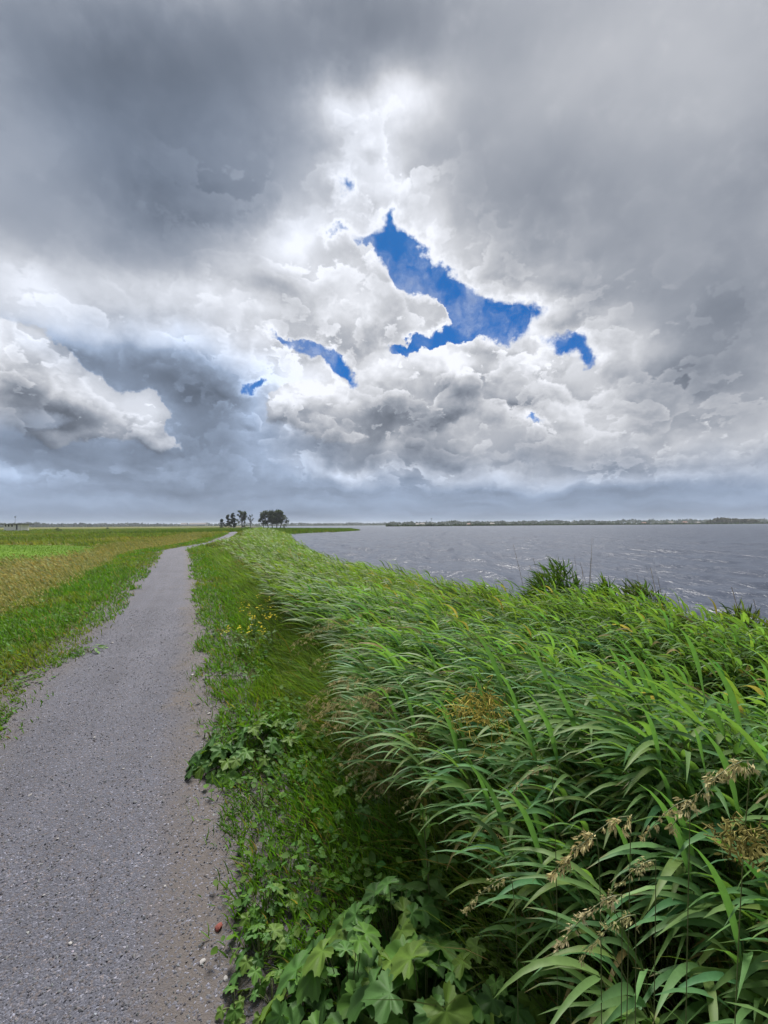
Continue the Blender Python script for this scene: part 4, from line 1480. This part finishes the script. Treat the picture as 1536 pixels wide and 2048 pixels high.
# chippings lying loose on the surface, too many to count
gr = Heap()
ng = 26000
P, s, c = scatter_band(0.4, 9, -0.98, 0.98, lambda q: 4600 / (1 + (np.maximum(q, 0) / 1.6) ** 1.7))
k = in_view(np.column_stack([P, 0 * s]), 40); P, c = P[k], c[k]
n = len(P)
oct_ = np.array([(1, 0, 0), (0, 1, 0), (-1, 0, 0), (0, -1, 0), (0, 0, 1), (0, 0, -1)], float)
fo = np.array([(0, 1, 4), (1, 2, 4), (2, 3, 4), (3, 0, 4), (1, 0, 5), (2, 1, 5), (3, 2, 5), (0, 3, 5)])
d, _ = near_line(P, CEN)
z = 0.028 - 0.029 * d ** 2 + (fbm(P[:, 0], P[:, 1], 21, 1.2, 3) - .5) * .035
sz = 0.0026 + 0.0034 * rng.random(n) ** 3 + 0.0006 * np.hypot(P[:, 0], P[:, 1])
th = rng.uniform(0, 6.28, n)
sc = np.stack([sz * rng.uniform(.8, 1.6, n), sz * rng.uniform(.6, 1.0, n), sz * rng.uniform(.35, .7, n)], 1)
vv = oct_[None] * sc[:, None] * (1 + rng.normal(0, .15, (n, 6, 1)))
tl = rng.normal(0, .35, n)
x, y, zz = vv[..., 0], vv[..., 1], vv[..., 2] + vv[..., 0] * tl[:, None]
V = np.stack([x * np.cos(th)[:, None] - y * np.sin(th)[:, None] + P[:, 0:1], x * np.sin(th)[:, None] + y * np.cos(th)[:, None] + P[:, 1:2], zz + (z + sz * .25)[:, None]], -1).reshape(-1, 3)
Fq = (np.arange(n)[:, None, None] * 6 + fo[None]).reshape(-1, 3)
lumi = np.clip(0.068 + 0.07 * rng.random(n) ** 2.2 + (rng.random(n) < .07) * .12, 0, .4)
tint = np.repeat(lumi[:, None] * np.array([.98, .98, 1.12]) * (1 + rng.normal(0, .04, (n, 3))), 6, 0)
gr.add(V, Fq, tint)
m_chip, nt, b, o_ = new_mat('chipping')
nt.links.new(attr(nt, 'tint').outputs['Color'], b.inputs['Base Color']); b.inputs['Roughness'].default_value = .7
gr.build('gravel', m_chip, kind='stuff', smooth=False)
# ------------------------------------------------------------------ trees
m_bark = plain('bark', (0.045, 0.036, 0.028), 0.9, .3, 8)
m_crown = leaf_mat('crown_leaf', 0.22, 0.6, spec=0.25)


def limb(p0, p1, r0, r1, r, bendy=0.12, k=5):
    t = np.linspace(0, 1, k)[:, None]
    L = np.linalg.norm(p1 - p0)
    mid = (p0 + p1) / 2 + r.normal(0, bendy * L, 3)
    return tube((1 - t) ** 2 * p0 + 2 * t * (1 - t) * mid + t ** 2 * p1, r0, r1, 6)


def clumps(h, centres, radii, per, leaf, tint, r, squash=.8):
    for c, rad_ in zip(centres, radii):
        d = unit(r.normal(0, 1, (per, 3)))
        p = c + d * (rad_ * r.random((per, 1)) ** 0.45) * [1, 1, squash]
        dirs = unit(r.normal(0, 1, (per, 3)))
        h.blades(p, dirs, leaf * r.uniform(.7, 1.3, per), leaf * .8, 0, 0, 2, ([0, .5, 1], [.35, 1, .25]), tint=jitter(tint, per, .28, .1, r), roll=1.5, r=r)


def broad_tree(label, loc, h, w, r, lean=0.0, name='broadleaf_tree', group=None, trunks=1, low=.3, tint=(0.040, 0.058, 0.022), nc=26, holes=0.0):
    root = empty(name, tuple(loc)); tag(root, label, 'tree', group)
    cr = Heap()
    tv, tf, base = [], [], 0
    cen, rad_ = [], []
    for q_ in range(trunks):
        off = np.array([(q_ - (trunks - 1) / 2) * w * .16, r.normal(0, .3), -.3])
        top = off + np.array([lean * h + (q_ - (trunks - 1) / 2) * w * .12, 0, h * .62])
        V, Q = limb(off, top, h * .030, h * .014, r, .03, 7); tv.append(V); tf.append(Q + base); base += len(V)
        for k in range(nc // trunks):
            f = r.uniform(.35, 1.0)
            st = off + (top - off) * f
            a = r.uniform(0, 6.28)
            q2 = r.random() ** .5
            zt = h * (low + (1 - low) * r.random() ** .75)
            env = math.sqrt(max(0.05, 1 - ((zt / h - (low + .30)) / (1.02 - low - .26)) ** 2)) if zt > h * (low + .3) else .72 + .28 * (zt / h - low) / .3
            en = np.array([lean * zt + math.cos(a) * q2 * w * .44 * env + off[0], math.sin(a) * q2 * w * .44 * env, zt - .06 * h])
            V, Q = limb(st, en, h * .011, h * .003, r, .10); tv.append(V); tf.append(Q + base); base += len(V)
            cen.append(en); rad_.append(w * r.uniform(.10, .16))
    mesh_obj('trunk', np.vstack(tv), np.vstack(tf), m_bark, parent=root)
    clumps(cr, cen, rad_, 90, w * .05, tint, r)
    cr.build('crown', m_crown, parent=root)
    return root


def pine_tree(label, loc, h, w, r, lean=-.08, group=None, tint=(0.026, 0.042, 0.024)):
    """Straight stem, ragged whorls of branches with gaps between."""
    root = empty('pine_tree', tuple(loc)); tag(root, label, 'tree', group)
    V, Q = limb(np.array([0, 0, -.3]), np.array([lean * h, 0, h]), h * .018, h * .004, r, .01, 8)
    tv, tf, base = [V], [Q], len(V)
    cen, rad_ = [], []
    for k in range(26):
        f = .16 + .82 * k / 25
        a = r.uniform(0, 6.28)
        L = w * .5 * (1.05 - .75 * f) * r.uniform(.5, 1.15)
        st = np.array([lean * h * f, 0, h * f]); en = st + np.array([math.cos(a) * L, math.sin(a) * L, h * r.uniform(-.03, .05)])
        V, Q = limb(st, en, h * .006, h * .002, r, .06); tv.append(V); tf.append(Q + base); base += len(V)
        for g_ in (.6, 1.0):
            cen.append(st + (en - st) * g_); rad_.append(h * r.uniform(.05, .085))
    cen.append(np.array([lean * h, 0, h])); rad_.append(h * .04)
    mesh_obj('trunk', np.vstack(tv), np.vstack(tf), m_bark, parent=root)
    cr = Heap(); clumps(cr, cen, rad_, 34, h * .055, tint, r, .5); cr.build('crown', m_crown, parent=root)
    return root


def far_pt(px, Y, z=None):
    d = ray(px, 1049)
    x = d[0] / d[1] * Y
    if z is None:
        z = float(ground_z(np.array([[x, Y]]))[0])
    return np.array([x, Y, z])

TREE_Y = 262
def hgt(pix, Y=TREE_Y):
    return pix / 800 * Y

GT = 'trees at the bend of the dike'
pine_tree('small ragged pine at the left end of the pine row by the dike bend', far_pt(447, TREE_Y), hgt(19), hgt(14), np.random.default_rng(700), -.2, GT)
pine_tree('thin pine leaning left, second in the pine row by the dike bend', far_pt(457, TREE_Y + 3), hgt(27), hgt(14), np.random.default_rng(701), -.05, GT)
pine_tree('taller thin pine next to the broad tree in the pine row', far_pt(467, TREE_Y - 2), hgt(29), hgt(13), np.random.default_rng(702), -.05, GT)
broad_tree('broad dark tree with heavy lopsided crown right of the pines', far_pt(484, TREE_Y), hgt(38), hgt(24), np.random.default_rng(703), .0, 'broadleaf_tree', GT, 1, .30, nc=30)
broad_tree('slim tree with thin drooping side, right end of the left group', far_pt(501, TREE_Y + 4), hgt(29), hgt(13), np.random.default_rng(704), .05, 'broadleaf_tree', GT, 1, .45, nc=12)
broad_tree('large many-stemmed tree with round crown, alone on the right', far_pt(549, TREE_Y), hgt(39), hgt(44), np.random.default_rng(705), .0, 'broadleaf_tree', GT, 4, .30, nc=48)
broad_tree('smaller tree hugging the left side of the large round tree', far_pt(527, TREE_Y + 2), hgt(31), hgt(17), np.random.default_rng(706), -.06, 'broadleaf_tree', GT, 1, .28, nc=14)
broad_tree('little leaning shrub on the shore right of the large round tree', far_pt(573, 150), hgt(14, 150), hgt(10, 150), np.random.default_rng(707), -.35, 'leaning_shrub', None, 1, .35, nc=8)
broad_tree('low round dark bush under the broad tree beside the pines', far_pt(490, TREE_Y - 6), hgt(6), hgt(12), np.random.default_rng(708), 0, 'bush', None, 1, .1, nc=8)
for k, (px, Y, hp, wp, lab) in enumerate(((116, 150, 8, 13, 'round dark bush in the meadow right of the white hut'), (216, 260, 4, 8, 'tiny dark bush farther off in the meadow'), (56, 135, 4, 9, 'low dark bush in the grass below the white hut'))):
    broad_tree(lab, far_pt(px, Y), hgt(hp, Y), hgt(wp, Y), np.random.default_rng(715 + k), 0, 'bush', None, 1, .05, nc=9)

# ------------------------------------------------------------------ white hut in the meadow on the left
m_white = plain('white_boards', (0.86, 0.86, 0.83), 0.6, .08, 3)
m_roof = plain('dark_roofing', (0.045, 0.047, 0.055), 0.7, .2, 5)
m_glass = plain('dark_pane', (0.02, 0.024, 0.03), 0.08, .1, 2)
m_metal = plain('grey_metal', (0.16, 0.17, 0.18), 0.45, .1, 9)


def box(x0, x1, y0, y1, z0, z1):
    V = np.array([(x, y, z) for x in (x0, x1) for y in (y0, y1) for z in (z0, z1)], float)
    Q = np.array([(0, 1, 3, 2), (4, 6, 7, 5), (0, 4, 5, 1), (2, 3, 7, 6), (0, 2, 6, 4), (1, 5, 7, 3)])
    return V, Q


def boxes(name, mat, parent, *bs):
    h = Heap()
    for b_ in bs:
        h.add(*box(*b_), (1, 1, 1))
    return h.build(name, mat, parent, smooth=False)

HY = 186.0
hp_ = far_pt(25, HY) + np.array([0, 0, 0.40])
u = HY / 800                                       # metres per pixel of the photograph there
hut = empty('hut', tuple(hp_), 0.02)
tag(hut, 'small white hut with flat dark overhanging roof and a mast, far left in the meadow', 'hut')
W0, W1 = -17 * u, 14.5 * u
D0 = 5.0
# front wall pieces between the openings
boxes('wall', m_white, hut, (W0, W1, 0, .16, -.7, 1.45), (W0, W0 + .5, .002, .158, 1.45, 2.55), (-13 * u + .2, -9.2 * u, .002, .158, 1.45, 2.55), (-6.2 * u, -2.5 * u, .002, .158, 1.45, 2.55), (0.6 * u, 7 * u, .002, .158, 1.45, 2.55), (10 * u, W1, .002, .158, 1.45, 2.55))
boxes('wall', m_white, hut, (W0, W0 + .16, .162, D0, -.7, 2.55))
boxes('wall', m_white, hut, (W1 - .16, W1, .162, D0, -.7, 2.55))
boxes('wall', m_white, hut, (W0 + .162, W1 - .162, D0 - .16, D0, 0, 2.55))
for x0, x1 in ((W0 + .5, -13 * u + .2), (-9.2 * u, -6.2 * u), (-2.5 * u, .6 * u)):
    wf = boxes('window', m_white, hut, (x0, x1, -.03, .05, 1.45, 1.53), (x0, x1, -.03, .05, 2.47, 2.549))
    boxes('pane', m_glass, wf, (x0 + .01, x1 - .01, .06, .09, 1.53, 2.47))
boxes('door', m_glass, hut, (7.05 * u, 9.95 * u, -.02, -.003, .02, 2.4))
boxes('roof', m_roof, hut, (W0 - 3.2 * u, W1 + 8 * u, -1.1, D0 + .6, 2.555, 2.85))
boxes('post', m_white, hut, (W1 + 6.5 * u, W1 + 6.5 * u + .14, -.9, -.76, -.7, 2.55))
mast = empty('antenna_mast', tuple(hp_ + np.array([-3.5 * u, 2.2, 2.852])))
tag(mast, 'thin mast with a small box at its top standing on the hut roof', 'mast')
mesh_obj('pole', *tube(np.array([[0, 0, 0], [0, 0, 1.5], [0.03, 0, 3.0]]), .07, .05, 6), m_metal, parent=mast)
boxes('head', m_metal, mast, (-.22, .25, -.2, .2, 3.003, 3.5))

# ------------------------------------------------------------------ far shores, woods, farms
def bank(name, pts, zt, mat, tint):
    """Low land: a ring of points at the waterline, raised inside."""
    P = np.array(pts, float)
    c = P.mean(0)
    n = len(P)
    V = np.vstack([np.column_stack([P, np.full(n, WATER - .4)]), np.column_stack([P * .985 + c * .015, np.full(n, zt * .5 + WATER * .5)]), np.column_stack([P * .95 + c * .05, np.full(n, zt)]), [[c[0], c[1], zt]]])
    i = np.arange(n); j = (i + 1) % n
    Q = np.vstack([np.stack([i + k * n, j + k * n, j + (k + 1) * n, i + (k + 1) * n], 1) for k in (0, 1)])
    T = np.stack([i + 2 * n, j + 2 * n, np.full(n, 3 * n)], 1)
    return mesh_obj(name, V, [Q, T], mat, kind='structure', col=np.tile(tint, (len(V), 1)))

def shore_ring(edge, depth):
    e = np.array([far_pt(px, Y, 0)[:2] for px, Y in edge])
    back = np.array([far_pt(px, Y + depth, 0)[:2] for px, Y in edge[::-1]])
    return np.vstack([e, back])

bank('far_shore', shore_ring([(772, 505), (800, 500), (860, 505), (930, 525), (1000, 540), (1100, 570), (1200, 600), (1300, 630), (1400, 660), (1536, 690), (1800, 760), (2300, 800)], 900), 0.1, m_ground, (0.075, 0.105, 0.030))
bank('far_shore', shore_ring([(240, 1010), (420, 1000), (560, 1050), (640, 1080), (760, 1150), (900, 1200)], 900), 0.2, m_ground, (0.055, 0.075, 0.025))
# reed fringe and hedges on the far shores: one mass each
def fringe(name, edge, n, h, w, tint, r, spread=4.0):
    hp = Heap()
    e = np.array(edge, float)
    t = np.sort(r.random(n)) * (len(e) - 1)
    px = np.interp(t, np.arange(len(e)), e[:, 0]); Y = np.interp(t, np.arange(len(e)), e[:, 1]) + r.uniform(0, spread, n)
    P = np.array([far_pt(a, b_, 0) for a, b_ in zip(px, Y)])
    P[:, 2] = WATER
    nn_ = fbm(px, Y * 0, 71, .12, 4)
    hp.blades(P, up_dirs(n, .35, r), h * (0.45 + 1.1 * nn_) * r.uniform(.7, 1.2, n), w, .2, .2, 2, ([0, .5, 1], [.9, 1, .4]), tint=jitter(tint, n, .2, .1, r), roll=1.0, r=r)
    hp.build(name, m_crown, kind='stuff')

rf = np.random.default_rng(730)
fringe('shore_reeds', [(772, 506), (860, 507), (930, 527), (1000, 542), (1100, 572), (1200, 602), (1300, 632), (1400, 662), (1536, 692), (1700, 740)], 4200, 2.4, 2.6, (0.040, 0.062, 0.018), rf, 9)
fringe('shore_reeds', [(0, 900), (150, 960), (300, 1000), (420, 1005), (560, 1060), (640, 1085), (760, 1155), (860, 1205)], 2600, 2.6, 4.0, (0.045, 0.060, 0.022), rf, 30)


def wood_mass(name, edge, n, h, leaf, tint, r, depth=40, seed=80, rough=.5):
    """A far-off wood that reads as one uneven mass of crowns."""
    hp = Heap()
    e = np.array(edge, float)
    t = r.random(n) * (len(e) - 1)
    px = np.interp(t, np.arange(len(e)), e[:, 0]); Y = np.interp(t, np.arange(len(e)), e[:, 1]) + r.uniform(0, depth, n)
    top = h * (0.35 + 1.0 * fbm(px, px * 0, seed, .06, 5, .6)) * np.interp(t, np.arange(len(e)), e[:, 2])
    P = np.array([far_pt(a, b_, 0) for a, b_ in zip(px, Y)])
    P[:, 2] = WATER + .5 + top * r.random(n) ** .6
    hp.blades(P, unit(r.normal(0, 1, (n, 3))), leaf * r.uniform(.6, 1.3, n), leaf * .9, 0, 0, 2, ([0, .5, 1], [.5, 1, .4]), tint=jitter(tint, n, .2, .1, r), roll=1.5, r=r)
    hp.build(name, m_crown, kind='stuff')

wood_mass('distant_wood', [(780, 980, .8), (900, 1000, 1.0), (1000, 1020, .9), (1100, 1040, 1.0), (1200, 1060, 1.1), (1330, 1080, 1.2), (1420, 1100, 1.2), (1540, 1120, 1.3), (1700, 1150, 1.2)], 12000, 8.5, 3.6, (0.034, 0.050, 0.026), rf, 90, 81)
wood_mass('distant_wood', [(-60, 1000, .9), (35, 1000, .9), (75, 1000, 1.2), (110, 1000, .8), (150, 1050, .7), (210, 1100, .7), (280, 1150, .75), (345, 1200, .6), (420, 1250, .7), (600, 1400, .8), (700, 1500, .8), (790, 1500, .9)], 11000, 10.5, 4.0, (0.038, 0.052, 0.026), rf, 90, 82)
wood_mass('dark_wood', [(1414, 700, .35), (1424, 700, .95), (1440, 702, 1.0), (1478, 704, 1.0), (1488, 704, 1.1), (1508, 706, 1.05), (1518, 707, .35)], 4200, 8.6, 2.6, (0.050, 0.046, 0.022), rf, 40, 83)

GF = 'single trees on the far shores'
FT = [(75, 950, 11, 20, 'round tree hump in the distance just right of the hut'), (163, 900, 9, 11, 'paired distant round trees in the left background, left one'), (181, 900, 7, 12, 'paired distant round trees in the left background, right one'), (270, 980, 9, 11, 'taller distant tree pair left of the long sheds, left one'), (284, 980, 8, 9, 'taller distant tree pair left of the long sheds, right one'),
      (858, 700, 5, 6, 'dark dome-shaped tree on the far shore under the ball-topped tower'), (922, 620, 7, 5, 'dark single tree standing forward on the far shore'), (956, 980, 9, 8, 'rounded tree that rises above the far wood right of the tower'), (1009, 1010, 9, 7, 'small pointed crown above the middle of the far wood'), (853, 960, 10, 5, 'narrow tree just left of the ball-topped tower'),
      (770, 1000, 7, 8, 'tree at the left tip of the far shore'), (700, 1200, 6, 10, 'low round tree on the far left shore beyond the spit'), (650, 1200, 5, 12, 'wide low tree on the far left shore beside the shrub'), (1205, 980, 8, 9, 'blunt tree above the far wood towards the right'), (1032, 640, 5, 6, 'bush-like tree on the far shore in front of the wood'), (1165, 660, 4, 7, 'low bush-like tree farther right on the far shore')]
for k, (px, Y, hp, wp, lab) in enumerate(FT):
    broad_tree(lab, far_pt(px, Y, -.4), hgt(hp, Y), hgt(wp, Y), np.random.default_rng(740 + k), 0, 'distant_tree', GF, 1, .1, (0.036, 0.052, 0.024), nc=9)

# tower with a ball on top
ty = 900
tw = far_pt(863, ty, 0)
tower = empty('water_tower', tuple(tw)); tag(tower, 'slim far-off tower with a dark ball on top, above the far shore', 'tower')
mesh_obj('shaft', *tube(np.array([[0, 0, 0], [0, 0, 5.5], [0, 0, hgt(11, ty)]]), .5, .28, 8), m_metal, parent=tower)
bm = bmesh.new(); bmesh.ops.create_icosphere(bm, subdivisions=2, radius=1.35); me = bpy.data.meshes.new('ball'); bm.to_mesh(me); bm.free()
me.materials.append(m_roof); o = bpy.data.objects.new('ball', me); COL.objects.link(o); o.parent = tower; o.location = (0, 0, hgt(12, ty) + .8)

m_wallf = plain('pale_render', (0.50, 0.50, 0.48), .8, .1, .5)
m_tile = plain('grey_tile', (0.17, 0.15, 0.14), .8, .2, .8)
m_redtile = plain('red_tile', (0.20, 0.09, 0.06), .8, .2, .8)


def house(name, label, cat, px, Y, wpx, hpx, group, roof, wall_f=.5, zb=-.3, depth=8.0):
    w, h = hgt(wpx, Y), hgt(hpx, Y)
    root = empty(name, tuple(far_pt(px, Y, zb))); tag(root, label, cat, group)
    e = h * wall_f
    boxes('wall', m_wallf, root, (-w / 2, w / 2, 0, depth, 0, e))
    V = np.array([(-w / 2 - .3, -.4, e + .004), (w / 2 + .3, -.4, e + .004), (w / 2 + .3, depth + .4, e + .004), (-w / 2 - .3, depth + .4, e + .004), (-w / 2 - .3, depth / 2, h), (w / 2 + .3, depth / 2, h)])
    mesh_obj('roof', V, [np.array([(0, 1, 5, 4), (2, 3, 4, 5), (3, 2, 1, 0)]), np.array([(1, 2, 5), (3, 0, 4)])], roof, parent=root, smooth=False)
    for k in range(max(2, int(w / 4))):
        x = -w / 2 + (k + .5) * w / max(2, int(w / 4))
        boxes('window', m_glass, root, (x - .6, x + .6, -.05, -.01, e * .35, e * .8))

GH = 'houses on the far shore'
for px, Y, w, h, rf_, lab in ((835, 760, 7, 4, m_tile, 'pale low house left of the ball-topped tower'), (845, 780, 9, 5, m_tile, 'white house just under the ball-topped tower'), (938, 760, 6, 3.5, m_redtile, 'small house right of the dark single tree'), (985, 800, 8, 4, m_tile, 'house in a gap in the middle of the far wood'), (1343, 840, 9, 5, m_tile, 'white house left of the dark wood, leftmost of three'), (1372, 860, 8, 5, m_redtile, 'white house in the middle of the three by the dark wood'), (1398, 850, 7, 4, m_tile, 'white house closest to the dark wood'), (1290, 850, 7, 3.5, m_redtile, 'small far house among trees, right part of the shore')):
    house('house', lab, 'house', px, Y, w, h, GH, rf_)
for px, w, h, lab in ((366, 13, 6.5, 'shorter grey shed on the left horizon'), (394, 34, 6.5, 'long grey shed on the left horizon, right of the shorter one')):
    house('shed', lab, 'shed', px, 1150, w, h, 'long sheds on the left horizon', m_tile, .55, 0, 16)

# the spit: rough grass
sp = Heap()
rsp = np.random.default_rng(760)
P = np.stack([rsp.uniform(-75, -9, 30000), rsp.uniform(100, 260, 30000)], 1)
ds = shore_dist(P); P = P[ds > 0.2]
pt = on_ground(P); k = in_view(pt, 50); pt = pt[k]; n = len(pt)
sp.blades(pt, up_dirs(n, .3, rsp, .3), rsp.uniform(.4, .9, n), .26, .6, .3, 2, PROF_GRASS, tint=jitter((0.065, 0.115, 0.016), n, .2, .1, rsp), roll=.9, r=rsp)
sp.build('spit_grass', m_grass, kind='stuff')

# ------------------------------------------------------------------ air
V, Q = box(-6300, 6300, -6300, 6300, -4.2, 28)
m_haze = bpy.data.materials.new('haze'); m_haze.use_nodes = True
nt = m_haze.node_tree; nt.nodes.clear()
pv_ = nt.nodes.new('ShaderNodeVolumePrincipled')
pv_.inputs['Color'].default_value = (0.80, 0.88, 1.0, 1)
pv_.inputs['Density'].default_value = 0.00015
pv_.inputs['Anisotropy'].default_value = 0.2
oo = nt.nodes.new('ShaderNodeOutputMaterial'); nt.links.new(pv_.outputs[0], oo.inputs['Volume'])
mesh_obj('haze', V, Q, m_haze, kind='stuff', smooth=False)
